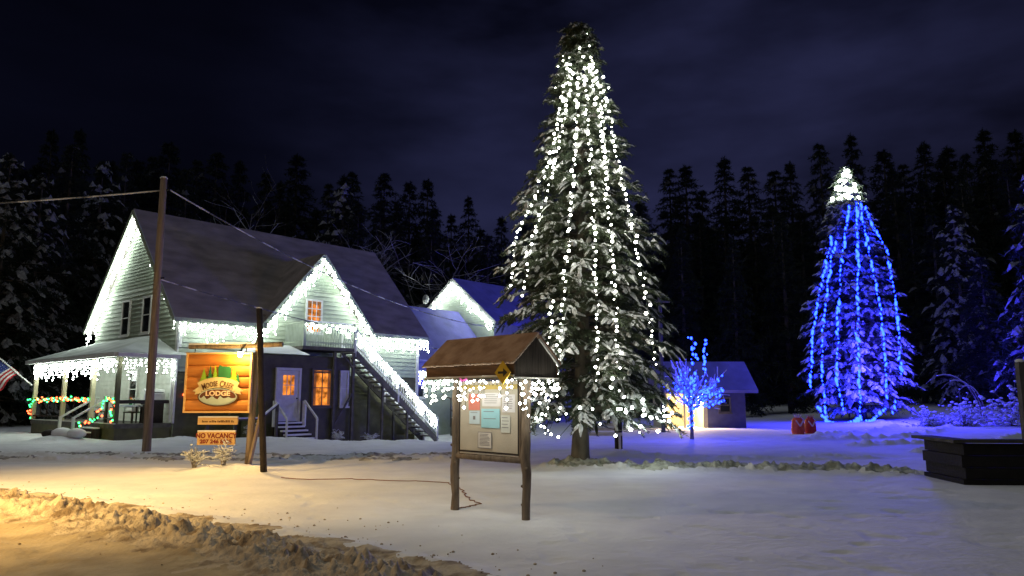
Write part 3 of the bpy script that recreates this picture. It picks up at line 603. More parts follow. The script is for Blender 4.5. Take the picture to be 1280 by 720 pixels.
# ------------------------------------------------------------------ hanging sign
def text(b, s, size, fn, mi=0, ext=.004, align='CENTER', sx=1.0, bold=0):
    cu = bpy.data.curves.new('t', 'FONT'); cu.body = s; cu.size = size; cu.extrude = ext; cu.offset = bold; cu.align_x = align; cu.align_y = 'CENTER'; cu.resolution_u = 3
    o = bpy.data.objects.new('t', cu); col.objects.link(o); dg = bpy.context.evaluated_depsgraph_get(); me = o.evaluated_get(dg).to_mesh()
    b.add([fn(v.co.x*sx, v.co.y, v.co.z) for v in me.vertices], [tuple(p.vertices) for p in me.polygons], mi)
    xs = [v.co.x*sx for v in me.vertices]; wd = (min(xs), max(xs)) if xs else (0, 0)
    o.evaluated_get(dg).to_mesh_clear(); bpy.data.objects.remove(o); bpy.data.curves.remove(cu); return wd
SX, SY = -6.84, 17.4; sgz = gz(-6.2, 17.5)
sgn = thing('lodge_sign', 'square orange log sign with a green tree emblem hung on a log post', 'sign', (SX, SY, 0))
wood = mat('orange_log_board', (.52, .20, .035), .55, (.36, .12, .02), 3, .2, 20, stretch=(.4, 3, 3)); tan = mat('tan_sign_board', (.64, .42, .18), .6, (.55, .33, .13), 5, stretch=(.5, 3, 3))
crm = mat('cream_banner', (.62, .50, .26), .6); brn = mat('brown_lettering', (.12, .05, .015), .6); dbr = mat('dark_oval', (.10, .03, .015), .6)
gr1 = mat('emblem_dark_green', (.02, .14, .05), .6); gr2 = mat('emblem_lime_green', (.22, .38, .02), .6); ice = mat('emblem_ice_blue', (.40, .48, .44), .6); lod = mat('emblem_lettering', (.75, .55, .40), .6); red = mat('dark_red_lettering', (.20, .02, .012), .6)
b = MB()
for k_ in range(5):
    z0 = 1.31+k_*.262
    b.slab([(-.73, -.02-.055*math.sin(a), z0+.131-.131*math.cos(a)) for a in np.linspace(0.05, math.pi-.05, 9)]+[(-.73, .03, z0+.262), (-.73, .03, z0)], (1.46, 0, 0))
pan = b.build('panel', wood, sgn)
b = MB()
for a, c, d, e in ((-.77, .77, 2.62, 2.66), (-.77, .77, 1.27, 1.31), (-.77, -.73, 1.31, 2.62), (.73, .77, 1.31, 2.62)): b.bb(a, c, -.09, .05, d, e)
b.build('frame', tan, pan)
u_ = .00262
def E(cx, cy, off=0): return Vector(((cx-325)*u_, -.085-off, 1.964-(cy-315)*u_))
def poly(b, pts, o0, o1, mi=0): b.slab([E(x, y, o0) for x, y in pts], (0, -(o1-o0), 0), mi)
em = MB()
def firp(cx, y0, y1, w_, steps=5):
    l = [(cx, y0)]
    for s in range(1, steps+1): t = s/steps; l += [(cx+w_*t, y0+(y1-y0)*t), (cx+w_*t*.6, y0+(y1-y0)*t+2)]
    return l+[(2*cx-x, y) for x, y in l[:0:-1]]
poly(em, [(335, 160), (360, 172), (420, 172), (440, 190), (440, 300), (330, 300), (325, 190)], .0, .008, 0)
for cx, y0, w_, mi, o in ((255, 165, 32, 0, .008), (200, 190, 40, 1, .009), (300, 160, 34, 1, .0095), (465, 178, 42, 1, .0098), (500, 230, 30, 0, .0082), (380, 190, 26, 0, .0105)):
    poly(em, firp(cx, y0, 305, w_), .0, o, mi)
ov_ = lambda rx, ry, n=40: [(335+rx*math.cos(a), 440+ry*math.sin(a)) for a in np.linspace(0, 2*math.pi, n+1)[:-1]]
poly(em, ov_(180, 84), .0, .014, 4); poly(em, ov_(168, 74), .013, .017, 3)
poly(em, ov_(160, 66), .016, .019, 2)
ic = [(x, y) for x, y in ov_(160, 66, 60) if y > 440]; ic = sorted(ic, key=lambda p: -p[0])
top = []
for q in range(13): x = 190+q*24; top.append((x, 452-(22 if q % 3 == 1 else 0)+(10 if q % 4 == 2 else 0)))
poly(em, ic+[p for p in top], .0185, .022, 3)
ra = lambda R_, a: (335+R_*math.sin(a), 640-R_*math.cos(a))
A_ = R(30); poly(em, [ra(372, a) for a in np.linspace(-A_, A_, 17)]+[ra(282, a) for a in np.linspace(A_, -A_, 17)], .012, .026, 5)
for sg in (-1, 1):
    f_ = lambda x, y: (335+sg*(x-335), y)
    poly(em, [f_(500, 345), f_(560, 390), f_(532, 396), f_(540, 420), f_(478, 405)], .010, .021, 5)
em.build('emblem', [gr1, gr2, dbr, ice, brn, crm], pan)
lt = MB(); a_ = -R(25.5)
s_ = 'MOOSE CREEK'; wds = []
for ch in s_: 
    t_ = MB(); wds.append((.055, None) if ch == ' ' else (0, t_)); 
    if ch != ' ': x0, x1 = text(t_, ch, .205 if len(wds) in (1, 7) else .165, lambda x, y, z: (x, y, z), 0, .003, bold=.002); wds[-1] = (x1-x0, t_)
tot = sum(x for x, _ in wds)+.012*len(wds); Rb = 306*u_; sc_ = (R(53)*Rb)/tot; pos = 0
for wdt, t_ in wds:
    am = -R(26.5)+(pos+wdt/2)*sc_/Rb; pos += wdt+.012
    if t_ is None: continue
    cx, cz = E(335, 640).x, E(335, 640).z; xm = (min(v[0] for v in t_.v)+max(v[0] for v in t_.v))/2
    vs = []
    for x, y, z in t_.v:
        x = (x-xm)*sc_; rr = Rb+y+.018; vs.append((cx+rr*math.sin(am)+x*math.cos(am), -.085-.03-z, cz+rr*math.cos(am)-x*math.sin(am)))
    lt.add(vs, t_.f, 0)
text(lt, 'LODGE', .155, lambda x, y, z: (E(335, 412).x+x, -.085-.026-z, E(335, 412).z+y), 1, .005, sx=1.12, bold=.005)
lt.build('lettering', [brn, lod], pan, fixn=False)
b = MB(); pz = sgz; b.tube([(.70, .2, pz-.3), (.76, .16, 1.4), (.86, .12, 3.05)], [.085, .08, .07], 10); sp_post = b.build('post', M['pole'], sgn, smooth=True)
b = MB(); b.tube([(-.75, -.0, 2.80), (.1, .02, 2.81), (1.45, .0, 2.86)], [.05, .055, .06], 8); cb = b.build('crossbar', M['log'], sgn); b = MB(); b.bar((-.75, 0, 2.86), (.8, .0, 2.88), .07, .035); b.build('bar_snow', M['snow'], cb)
MB().bar((.75, .12, pz-.1), (.97, .26, 1.5), .05, .16).build('brace', M['pole'], sgn)
for x in (-.6, .6): b = MB(); b.tube([(x, -.02, 2.66), (x, 0, 2.79)], .012, 5); b.build('hanger', M['iron'], sgn)
slp = thing('sign_lamp', 'glowing yellow floodlight at the top right corner of the hanging sign', 'lamp', (SX+.58, SY-.34, 2.60))
MB().ico((0, 0, 0), .055, 2).build('bulb', emit('sign_lamp_glow', (1, .62, .18), 1100), slp); MB().tube([(0, .02, .06), (0, .12, .16), (0, .32, .24)], .02, 6).build('arm', M['iron'], slp); MB().tube([(0, 0, .045), (0, .01, .085)], [.075, .03], 10).build('shade', M['iron'], slp)
sw_ = bpy.data.lights.new('sign_light', 'SPOT'); sw_.energy = 110; sw_.color = (1, .66, .24); sw_.spot_size = R(150); sw_.spot_blend = 1; sw_.shadow_soft_size = .06; so2 = link('sign_light', sw_, slp, (0, -.08, -.07)); so2.rotation_euler = Vector((-.25, -.5, -1)).to_track_quat('-Z', 'Y').to_euler()
def hang(label, x0, x1, z0, z1, ztop):
    o = thing('hanging_board', label, 'sign', (SX+(x0+x1)/2, SY, z0), 0, 'small boards hung below the log sign'); w_ = (x1-x0)/2; h_ = z1-z0
    MB().bb(-w_, w_, -.03, .03, 0, h_).build('board', tan, o); b = MB(); b.bb(-w_, w_, -.03, .03, h_+.002, h_+.03); b.build('snow_strip', M['snow'], o)
    for x in (-.27, .25): b = MB(); b.tube([(x, 0, h_+.03), (x, 0, ztop-z0)], .013, 5); b.build('hanger', M['iron'], o)
    return o, h_
o1, h1 = hang('narrow tan board with one faint line of writing below the log sign', -.43, .49, 1.0, 1.16, 1.27)
b = MB(); x = -.36
while x < .36: w_ = random.uniform(.015, .035); b.bb(x, x+w_, -.034, -.031, .05, .05+random.choice((.035, .05))); x += w_+random.choice((.01, .012, .03))
b.build('lettering', brn, o1)
o2, h2 = hang('tan NO VACANCY board with dark lettering, lowest below the log sign', -.42, .45, .54, .84, .995)
b = MB(); text(b, 'NO VACANCY', .158, lambda x, y, z: (x, -.034-z, .205+y), 0, .003, sx=.90, bold=.005); text(b, '207 246 8035', .118, lambda x, y, z: (x, -.034-z, .075+y), 0, .003, sx=1.12, bold=.005); b.build('lettering', red, o2, fixn=False)

# ------------------------------------------------------------------ notice kiosk
KX, KY = -.325, 10.73; KR = -R(46.6); KM = Matrix.Rotation(KR, 3, 'Z'); kz = gz(KX, KY)
def K(x, y, z): v = KM @ Vector((x, y, 0)); return Vector((KX+v.x, KY+v.y, kz+z))
def onboard(u, v, off):
    r = ray(u, v); n = KM @ Vector((0, 1, 0)); k_ = (n.x*KX+n.y*KY+off)/(n.x*r.x+n.y*r.y)
    p = Vector((r.x*k_-KX, r.y*k_-KY, 0)); p = KM.transposed() @ p; return p.x, 1.6+r.z*k_-kz
kio = thing('notice_kiosk', 'roofed wooden notice board on two log posts standing in the snow', 'notice board', (KX, KY, kz), KR)
for x in (-.75, .75):
    b = MB(); b.tube([(x+random.uniform(-.012, .012), random.uniform(-.012, .012), -.2+k_*.2) for k_ in range(11)]+[(x, 0, 1.93)], [.062+random.uniform(-.008, .008) for k_ in range(12)], 12)
    for k_ in range(7): b.ico((x+random.choice((-.055, .055)), random.uniform(-.05, .02), .2+k_*.24), .022, 1)
    b.build('post', M['log'], kio, smooth=True)
    sg = 1 if x > 0 else -1
    b = MB(); b.bb(x-sg*.10-.02, x-sg*.10+.02, -.03, .03, .8, 1.92); b.build('frame_stile', M['log'], kio)
b = MB(); b.tube([(-.75, 0, .77), (-.2, 0, .765), (.75, 0, .775)], .045, 9); b.build('bottom_rail', M['log'], kio, smooth=True)
b = MB(); b.bar((-.68, -.0, .822), (.68, 0, .826), .04, .02); b.build('rail_snow', M['snow'], kio)
MB().bb(-.62, .62, -.025, .02, .86, 1.85).build('pin_board', M['board'], kio)
b = MB(); b.bb(-.645, .645, -.035, .03, .835, .858); b.bb(-.645, -.622, -.035, .03, .858, 1.85); b.bb(.622, .645, -.035, .03, .858, 1.85); b.build('board_frame', M['darkwood'], kio)
MB().bb(-.61, .61, -.034, -.027, 1.735, 1.8).build('header_strip', mat('yellow_header', (.52, .40, .12), .7), kio)
b = MB()
for sg in (-1, 1): b.slab([(-.99, sg*.45, 2.07), (.99, sg*.45, 2.07), (.99, 0, 2.465), (-.99, 0, 2.465)], (0, 0, .035), 0)
krf = b.build('roof', M['kioskroof'], kio)
b = MB()
for k_ in range(58):
    x = -.98+k_*.0342; b.ico((x, -.455, 2.076+random.uniform(-.006, .006)), random.uniform(.017, .026), 1, 0, .8)
for k_ in range(22): t = k_/21; b.ico((.995, -.45+.45*t, 2.09+.395*t), random.uniform(.014, .02), 1)
b.build('frosted_edge', mat('frost_on_eave', (.55, .44, .36), .85, (.4, .3, .22), 12), krf, smooth=True)
b = MB(); b.bb(-.95, .95, -.42, -.39, 1.89, 2.06); b.bb(-.95, .95, .39, .42, 1.89, 2.06); b.build('eave_board', M['kioskwood'], kio)
for x in (-.95, .92):
    b = MB(); b.slab([(x, -.388, 1.89), (x, .388, 1.89), (x, .388, 2.1), (x, 0, 2.44), (x, -.388, 2.1)], (.03, 0, 0)); b.build('gable_board', M['gableboard'], kio)
b = MB(); b.bar((.965, .44, 2.05), (.965, .05, 2.41), .03, .025); b.build('rake_strip', M['trim'], kio)
b = MB(); b.bb(-.97, .97, -.445, -.425, 1.885, 1.915); b.bb(.955, .975, -.42, .42, 1.86, 1.885); b.build('light_rail', M['trim'], kio)
icicles('warm white bulb drops along the front eave of the notice kiosk', 'bulb drops round the notice kiosk', [K(-1.0, -.45, 1.88), K(1.0, -.45, 1.88)], 'bulb_warm', .020, .075, (.1, .42), .085, 'string lights', name='string_lights')
icicles('warm white bulb drops under the right gable of the notice kiosk', 'bulb drops round the notice kiosk', [K(1.0, -.4, 1.86), K(1.0, .42, 1.86)], 'bulb_warm', .020, .07, (.12, .52), .085, 'string lights', name='string_lights')
icicles('warm white bulb drops along the back eave of the notice kiosk', 'bulb drops round the notice kiosk', [K(.95, .45, 1.88), K(-1.0, .45, 1.88)], 'bulb_warm', .020, .13, (.12, .42), .085, 'string lights', name='string_lights')
icicles('warm white bulb drops at the left gable of the notice kiosk', 'bulb drops round the notice kiosk', [K(-1.0, -.4, 1.86), K(-1.0, .4, 1.86)], 'bulb_warm', .020, .10, (.12, .45), .085, 'string lights', name='string_lights')
pap = [('salmon pink notice at the upper left of the pin board', 586, 600, 492.5, 512.5, (.62, .22, .17), 0), ('large white notice at the top centre of the pin board', 603, 626, 491, 508, (.66, .66, .68), 5), ('white notice at the upper right of the pin board', 628, 644, 493, 515.5, (.64, .64, .68), 6),
       ('small pale blue notice with a dark drawing at the left of the pin board', 587, 600, 513.5, 530, (.48, .60, .68), 1), ('bright blue notice in the middle of the pin board', 602, 625, 511, 535, (.30, .58, .68), 2), ('narrow pale notice at the lower right of the pin board', 626.5, 638, 519, 541, (.56, .60, .58), 4), ('white notice with a dark border at the bottom of the pin board', 598, 615, 540, 560.5, (.62, .60, .58), 9)]
ink = mat('grey_ink', (.20, .20, .22), .8)
for k_, (lab, u0, u1, v0, v1, c_, nl) in enumerate(pap):
    x0, z1 = onboard(u0, (v0+v1)/2, -.03); x1, _ = onboard(u1, (v0+v1)/2, -.03); um = (u0+u1)/2; z1 = onboard(um, v0, -.03)[1]; z0 = onboard(um, v1, -.03)[1]
    w_, h_ = (x1-x0)/2, (z1-z0)/2; o = thing('paper_notice', lab, 'notice', K((x0+x1)/2, -.0315-.001*k_, (z0+z1)/2), KR, 'notices on the pin board')
    MB().bb(-w_, w_, -.0015, .0015, -h_, h_).build('sheet', mat('notice_paper', c_, .8, tuple(.93*q for q in c_), 6), o)
    b = MB()
    for l_ in range(nl): z = h_*.72-l_*h_*1.5/max(1, nl); b.bb(-w_*.75, w_*random.uniform(.3, .75), -.003, -.002, z-h_*.035, z+h_*.035)
    if nl == 9:
        for a, c, d, e in ((-w_, w_, h_-.008, h_), (-w_, w_, -h_, -h_+.008), (-w_, -w_+.008, -h_, h_), (w_-.008, w_, -h_, h_)): b.bb(a, c, -.0032, -.0022, d, e)
    if nl == 1: b.bb(-.03, .02, -.003, -.002, -.03, .02)
    if b.v: b.build('printing', ink, o)
ar = thing('arrow_sign', 'yellow diamond sign with a black arrow pointing right on the kiosk eave', 'road sign', K(.80, -.47, 1.945), KR)
D = .155; MB().slab([(-D, 0, 0), (0, 0, -D), (D, 0, 0), (0, 0, D)], (0, -.012, 0)).build('plate', mat('yellow_sign', (.62, .42, .02), .5, (.5, .33, .02), 8), ar)
b = MB(); b.slab([(x*.155, -.013, z*.155) for x, z in ((-.55, .10), (.1, .10), (.1, .36), (.62, 0), (.1, -.36), (.1, -.10), (-.55, -.10))], (0, -.004, 0)); b.build('arrow', M['iron'], ar)
pb = thing('pink_bow', 'small pink bow at the top of the notice board', 'bow', K(-.02, -.46, 1.86), KR)
b = MB(); b.add([(0, 0, 0), (-.08, -.02, .04), (-.085, .01, -.035)], [(0, 1, 2)]); b.add([(0, 0, 0), (.08, -.02, .04), (.085, .01, -.035)], [(0, 2, 1)]); b.ico((0, -.01, 0), .022); b.build('ribbon', mat('pink_ribbon', (.65, .10, .40), .6), pb)
pts = [(-4.74, 15.5), (-4.0, 15.0), (-3.2, 15.15), (-2.6, 14.85), (-1.9, 14.8), (-1.23, 14.5), (-.9, 13.6), (-.75, 12.6), (-.5, 11.75), (-.7, 11.4), (-.84, 11.3)]
tag(MB().tube([(x, y, gz(x, y)+.012) for (x0, y0), (x1, y1) in zip(pts, pts[1:]) for x, y in [(x0+(x1-x0)*k_/8+.03*math.sin(k_*2+x0*9), y0+(y1-y0)*k_/8) for k_ in range(8)]], .008, 5).build('extension_cord', mat('brown_cord', (.22, .09, .04), .7), None), 'thin brown extension cord lying on the snow by the kiosk', 'cord')

# ------------------------------------------------------------------ conifers
def conifer(seed, HT, prof, z0, levels, per, ntw, tw, snow, nneed, mats, droop=.35, sw=.06, nl=.16, jit=.12, lift=.15, up=.0, topdense=1, lob=.10, base_=.45):
    g = np.random.default_rng(seed); fs = [p[0] for p in prof]; rs = [p[1] for p in prof]
    P0, D0, L0, S0, wV, wF, Z0_ = [], [], [], [], [], [], []
    tt = np.linspace(0, 1, levels)
    for li, t in enumerate(tt):
        z = z0+(HT*.985-z0)*t**.92; r0 = np.interp(z/HT, fs, rs); n = max(4, int(per*(.6+.4*r0/max(rs))))
        for k in range(n):
            a = 2*math.pi*(k+g.random()*.7)/n+li*1.3; r = r0*(1+g.normal(0, jit))*(.93+lob*math.sin(a*3+z*5.5/HT*7)*math.sin(a*2-z/HT*23+seed)+lob*.6*math.sin(z/HT*61+a*5)); r = min(r, r0*1.10); zz = z+g.normal(0, .12)*HT/levels*2
            ra_ = np.array([math.cos(a), math.sin(a), 0]); ta = np.array([-math.sin(a), math.cos(a), 0]); dr = droop*g.uniform(.6, 1.3)*(1-.75*t)*min(1, .55+z/HT*3.5)
            lf = lift+up*t
            f = lambda q: ra_*r*q+np.array([0, 0, zz+r*(lf*q-dr*q*q)])
            qs = np.linspace(0, 1, 5); C = np.array([f(q) for q in qs]); br = max(.006, .014*r)*np.array([1.5, 1.2, .9, .6, .25])
            o = len(wV)*1; base = sum(len(x) for x in wV)
            ring = np.concatenate([C+ta*br[:, None], C-ta*br[:, None]*.5+np.array([0, 0, 1])*br[:, None]*.8, C-ta*br[:, None]*.5-np.array([0, 0, 1])*br[:, None]*.8]); wV.append(ring)
            for m_ in range(4):
                for c in range(3):
                    A, B = c*5, ((c+1) % 3)*5; wF += [(base+A+m_, base+B+m_, base+B+m_+1), (base+A+m_, base+B+m_+1, base+A+m_+1)]
            m_ = max(2, int(round(ntw*(.35+.65*r/max(rs)))))
            for q in range(m_):
                tq = .28+.68*(q+g.random()*.6)/m_; p = f(tq)
                for sd in (-1, 1):
                    d = ra_*math.cos(R(48))+ta*sd*math.sin(R(48))+np.array([0, 0, g.normal(-.12, .18)]); d /= np.linalg.norm(d)
                    P0.append(p); D0.append(d); L0.append(tw*g.uniform(.6, 1.25)*(1.15-.5*tq)*(base_+(1-base_)*r/max(rs))); S0.append(snow*(.25+.75*tq))
            d = ra_+np.array([0, 0, lf-1.6*dr]); d /= np.linalg.norm(d); P0.append(f(.88)); D0.append(d); L0.append(tw*.9*(base_+(1-base_)*r/max(rs))); S0.append(snow)
    for q in range(int(10*topdense)): P0.append(np.array([0, 0, HT*(.93+.05*g.random())])); a = g.random()*6.3; d = np.array([math.cos(a)*.35, math.sin(a)*.35, g.uniform(.5, 1.3)]); D0.append(d/np.linalg.norm(d)); L0.append(tw*(.6 if base_ > .3 else .3)); S0.append(snow*.2)
    P0, D0, L0, S0 = map(np.array, (P0, D0, L0, S0)); T_ = len(P0); zup = np.array([0, 0, 1.])
    sd = np.cross(D0, zup); sd /= np.linalg.norm(sd, axis=1)[:, None]+1e-9
    hs = g.random(T_) < S0
    NS = 6; q = np.linspace(0, 1, NS); drp = g.uniform(.1, .55, T_)
    AX = P0[:, None]+D0[:, None]*(L0[:, None]*q)[..., None]-zup*(drp[:, None]*L0[:, None]*q**2)[..., None]
    wdt = sw*np.array([.4, .8, 1.0, 1.1, 1.15, .55])*g.uniform(.2, 1.45, (T_, NS)); hgt = wdt*g.uniform(.7, 1.5, (T_, NS))
    lf_ = AX-sd[:, None]*wdt[..., None]; rt = AX+sd[:, None]*wdt[..., None]; tp_ = AX+zup*hgt[..., None]+sd[:, None]*(wdt*g.uniform(-.3, .3, (T_, NS)))[..., None]
    SV = np.stack([lf_, tp_, rt], 2)[hs]; ns = len(SV); SVf = SV.reshape(-1, 3); sF, sM = [], []
    ix = np.arange(ns)[:, None]*(3*NS)
    for k in range(NS-1):
        for (a, c, mm) in ((0, 1, 1), (1, 2, 1), (2, 0, 0)):
            A, B, C_, D_ = k*3+a, k*3+c, (k+1)*3+c, (k+1)*3+a; sF += [ix+np.array([A, B, C_]), ix+np.array([A, C_, D_])]; sM += [np.full(ns, mm)]*2
    sF += [ix+np.array([0, 2, 1]), ix+np.array([3*NS-3, 3*NS-2, 3*NS-1])]; sM += [np.full(ns, 1)]*2
    NN = T_*nneed; ti = np.repeat(np.arange(T_), nneed); qq = g.random(NN)
    bs = P0[ti]+D0[ti]*(L0[ti]*qq)[:, None]-zup*(drp[ti]*L0[ti]*qq**2)[:, None]
    rd = g.normal(0, 1, (NN, 3)); rd[:, 2] -= .15; rd = rd/np.linalg.norm(rd, axis=1)[:, None]+D0[ti]*.7; rd /= np.linalg.norm(rd, axis=1)[:, None]
    pr = np.cross(rd, g.normal(0, 1, (NN, 3))); pr /= np.linalg.norm(pr, axis=1)[:, None]+1e-9; ln = nl*g.uniform(.6, 1.3, NN)*(1 if base_ > .3 else np.clip(L0[ti]/tw*1.2, .5, 1))
    nV = np.stack([bs-pr*(ln*.10)[:, None], bs+pr*(ln*.10)[:, None], bs+rd*ln[:, None]], 1).reshape(-1, 3); nF = np.arange(NN*3).reshape(-1, 3)
    WV = np.concatenate(wV); WF = np.array(wF)
    Vv = np.concatenate([SVf, nV, WV]); Fv = np.concatenate([np.concatenate(sF), nF+len(SVf), WF+len(SVf)+len(nV)])
    mi = np.concatenate([np.concatenate(sM), np.zeros(NN), np.full(len(WF), 2)])
    return npmesh('crown', Vv, Fv, mats, mi, smooth=False)
CM = [M['needle'], M['snow_clump'], M['bark']]
TX, TY = 1.75, 18.25; tz = gz(TX, TY); TH_ = 11.3
PB = [(0, 2.0), (.1, 2.15), (.2, 2.2), (.33, 2.12), (.42, 1.98), (.51, 1.78), (.60, 1.5), (.69, 1.15), (.78, .86), (.865, .62), (.93, .42), (.965, .34), (1, .06)]
big = thing('tall_lit_spruce', 'tall snow laden spruce hung with warm white light strands', 'tree', (TX, TY, tz))
link('crown', conifer(11, TH_, PB, 1.15, 47, 11, 10, .46, .60, 64, CM, .42, .046, .085, jit=.16, lob=.16), big)
MB().tube([(-.12, 0, -.3), (-.10, 0, .1), (-.08, 0, .8), (0, 0, 3), (0, 0, 7), (0, 0, 11)], [.32, .225, .19, .17, .10, .02], 14).build('trunk', M['bark'], big, smooth=True)
def on_tree(u, v, cx, cy, cz, HT, prof, k=1.0):
    r = ray(u, v); d = cy
    for _ in range(6):
        s = d/r.y; x, z = r.x*s, 1.6+r.z*s; rr = np.interp((z-cz)/HT, [p[0] for p in prof], [p[1] for p in prof])*k; d = cy-math.sqrt(max(.05*rr*rr, rr*rr-(x-cx)**2))
    s = d/r.y; return Vector((r.x*s, d, 1.6+r.z*s))
G = 'warm light strands down the tall spruce'
for lab, px in (('outermost left light strand on the tall spruce', [(713, 75), (700, 140), (690, 190), (665, 255), (643, 300), (640, 360)]), ('second light strand from the left on the tall spruce', [(717, 90), (703, 150), (693, 205), (676, 265), (660, 320), (654, 372)]),
    ('long bright light strand left of the trunk of the tall spruce', [(724, 95), (720, 150), (717, 210), (713, 270), (707, 340), (699, 420), (697, 470)]), ('light strand in front of the trunk of the tall spruce', [(731, 85), (735, 150), (738, 210), (742, 280), (745, 360), (746, 450), (746, 480)]),
    ('light strand just right of the trunk of the tall spruce', [(738, 80), (749, 150), (757, 210), (761, 265), (768, 340), (772, 420), (774, 465)]), ('bright outermost right light strand on the tall spruce', [(742, 85), (757, 120), (770, 190), (790, 280), (803, 350), (812, 400), (819, 460)]),
    ('short high light strand on the right of the tall spruce', [(737, 70), (750, 110), (755, 160), (756, 200)]), ('faint short light strand low on the left of the tall spruce', [(690, 370), (688, 410), (684, 470)])):
    strand(lab, G, [on_tree(u, v, TX, TY, tz, TH_, PB, .975) for u, v in px], 'bulb_warm', .031, None, .15, jit=.028)
pts = []
for k_ in range(60): t = k_/59; a = -t*28; z = TH_*(.955-.14*t); r_ = np.interp(z/TH_, [p[0] for p in PB], [p[1] for p in PB])*.95; pts.append((TX+r_*math.cos(a), TY+r_*math.sin(a), tz+z))
strand('tangle of warm bulbs wound round the top of the tall spruce', G, pts, 'bulb_warm', .028, None, .42, jit=.06)
strand('sagging loop of white bulbs under the lower right boughs of the tall spruce', G, [on_tree(u, v, TX, TY, tz, TH_, PB, 1.0) for u, v in ((765, 478), (778, 505), (790, 520), (805, 508), (820, 525), (836, 520), (832, 500))], 'bulb_white', .036, None, .10, jit=.08)
strand('loop of white bulbs among the lower left boughs of the tall spruce', G, [on_tree(u, v, TX, TY, tz, TH_, PB, 1.0) for u, v in ((662, 490), (672, 520), (684, 545), (694, 520), (704, 505))], 'bulb_white', .03, None, .11, jit=.08)
strand('scattered white bulbs across the lowest boughs of the tall spruce', G, [on_tree(u, v, TX, TY, tz, TH_, PB, 1.0) for u, v in ((700, 545), (735, 505), (760, 535), (785, 540), (800, 535), (838, 540))], 'bulb_white', .033, None, .30, jit=.10)
# blue spruce
BX, BY = 22.1, 47.5; bz = gz(BX, BY); BH = 16.6
PBL = [(0, 2.5), (.08, 3.0), (.2, 3.12), (.35, 2.9), (.5, 2.5), (.65, 1.93), (.78, 1.4), (.88, .85), (.95, .42), (1, .05)]
blue = thing('blue_lit_spruce', 'snowy spruce with blue light strands and a glowing white tip', 'tree', (BX, BY, bz))
link('crown', conifer(23, BH, PBL, .7, 34, 11, 7, .8, .88, 20, CM, .3, .11, .24), blue)
MB().tube([(0, 0, -.3), (0, 0, .8), (0, 0, 8), (0, 0, 16)], [.4, .32, .2, .03], 10).build('trunk', M['bark'], blue, smooth=True)
G = 'blue light strands down the snowy spruce'
cv = lambda c: [(980+x/1.944, 190+y/1.944) for x, y in c]
for lab, px in (('outermost left blue strand on the spruce', cv([(118, 205), (100, 280), (85, 350), (70, 440), (64, 575)])), ('second blue strand from the left on the spruce', cv([(128, 215), (115, 260), (103, 350), (92, 450), (92, 560), (105, 650)])), ('third blue strand from the left on the spruce', cv([(160, 130), (150, 190), (140, 270), (131, 400), (128, 560), (147, 632)])),
    ('central blue strand on the spruce', cv([(176, 120), (179, 200), (180, 300), (178, 450), (184, 570), (185, 650)])), ('blue strand right of centre on the spruce', cv([(185, 125), (200, 210), (215, 290), (235, 380), (244, 480), (250, 600)])), ('outer right blue strand on the spruce', cv([(195, 130), (215, 180), (248, 235), (265, 320), (280, 440), (284, 545)])),
    ('short blue strand at the lower right of the spruce', cv([(275, 600), (262, 640)])), ('blue loop swagged along the bottom of the spruce', cv([(80, 615), (105, 655), (145, 662), (185, 650), (215, 655), (248, 620)])), ('lower blue loop touching the snow under the spruce', cv([(95, 640), (120, 668), (160, 668), (188, 640)]))):
    bs_ = strand(lab, G, [on_tree(u, v, BX, BY, bz, BH, PBL, 1.03) for u, v in px], 'bulb_blue', .10 if 'loop' in lab else .078, .12 if 'loop' in lab else .17, .2 if 'loop' in lab else .31, jit=.03)
    if 'loop' in lab: bl_ = bpy.data.lights.new('added_blue_fill', 'POINT'); bl_.energy = 3000; bl_.color = (.04, .03, 1); bl_.shadow_soft_size = .8; link('added_blue_fill', bl_, bs_, (2.0, -5.2, 3.0))  # added lamp hanging free before the spruce, spreads blue over the snow
pts = []
for k_ in range(70): t = k_/69; a = -t*55; z = BH*(.995-.125*t); pts.append((BX+(.04+.45*t)*math.cos(a), BY+(.04+.45*t)*math.sin(a), bz+z))
strand('inner cluster of white bulbs close round the leader of the blue lit spruce', 'white bulbs on the blue lit spruce', pts, 'bulb_white', .15, .17, .45, jit=.12)
pts = []
for k_ in range(70): t = k_/69; a = t*60; z = BH*(1.0-.135*t); r_ = .08+.66*t; pts.append((BX+r_*math.cos(a), BY+r_*math.sin(a), bz+z))
strand('cluster of white bulbs wrapped round the tip of the blue lit spruce', 'white bulbs on the blue lit spruce', pts, 'bulb_white', .15, .17, .9, jit=.14, name='light_strand')

# forest: a few kinds, copied
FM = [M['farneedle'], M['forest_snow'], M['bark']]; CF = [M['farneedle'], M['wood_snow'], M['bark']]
kinds = []
for k_, (sd, sn, dr) in enumerate(((31, .0, .3), (32, .05, .45), (33, .1, .5), (34, .5, .55))):
    t = link('dark_conifer', None); hh = 22; w_ = (3.6, 4.2, 4.0, 4.6)[k_]
    pf = [(0, w_*.9), (.12, w_), (.4, w_*.8), (.7, w_*.5), (.9, w_*.22), (1, .1)]
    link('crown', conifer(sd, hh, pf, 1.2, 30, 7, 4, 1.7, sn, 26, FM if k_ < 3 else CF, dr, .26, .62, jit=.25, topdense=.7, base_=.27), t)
    MB().tube([(0, 0, -1.5), (0, 0, 10), (0, 0, 21.5)], [.38, .25, .04], 8).build('trunk', M['bark'], t); kinds.append([t, False])
SIL = [(-300, 190), (0, 185), (100, 165), (200, 180), (330, 205), (450, 200), (520, 212), (560, 245), (640, 238), (820, 216), (900, 205), (1000, 200), (1030, 178), (1085, 165), (1130, 188), (1190, 152), (1260, 142), (1600, 135)]
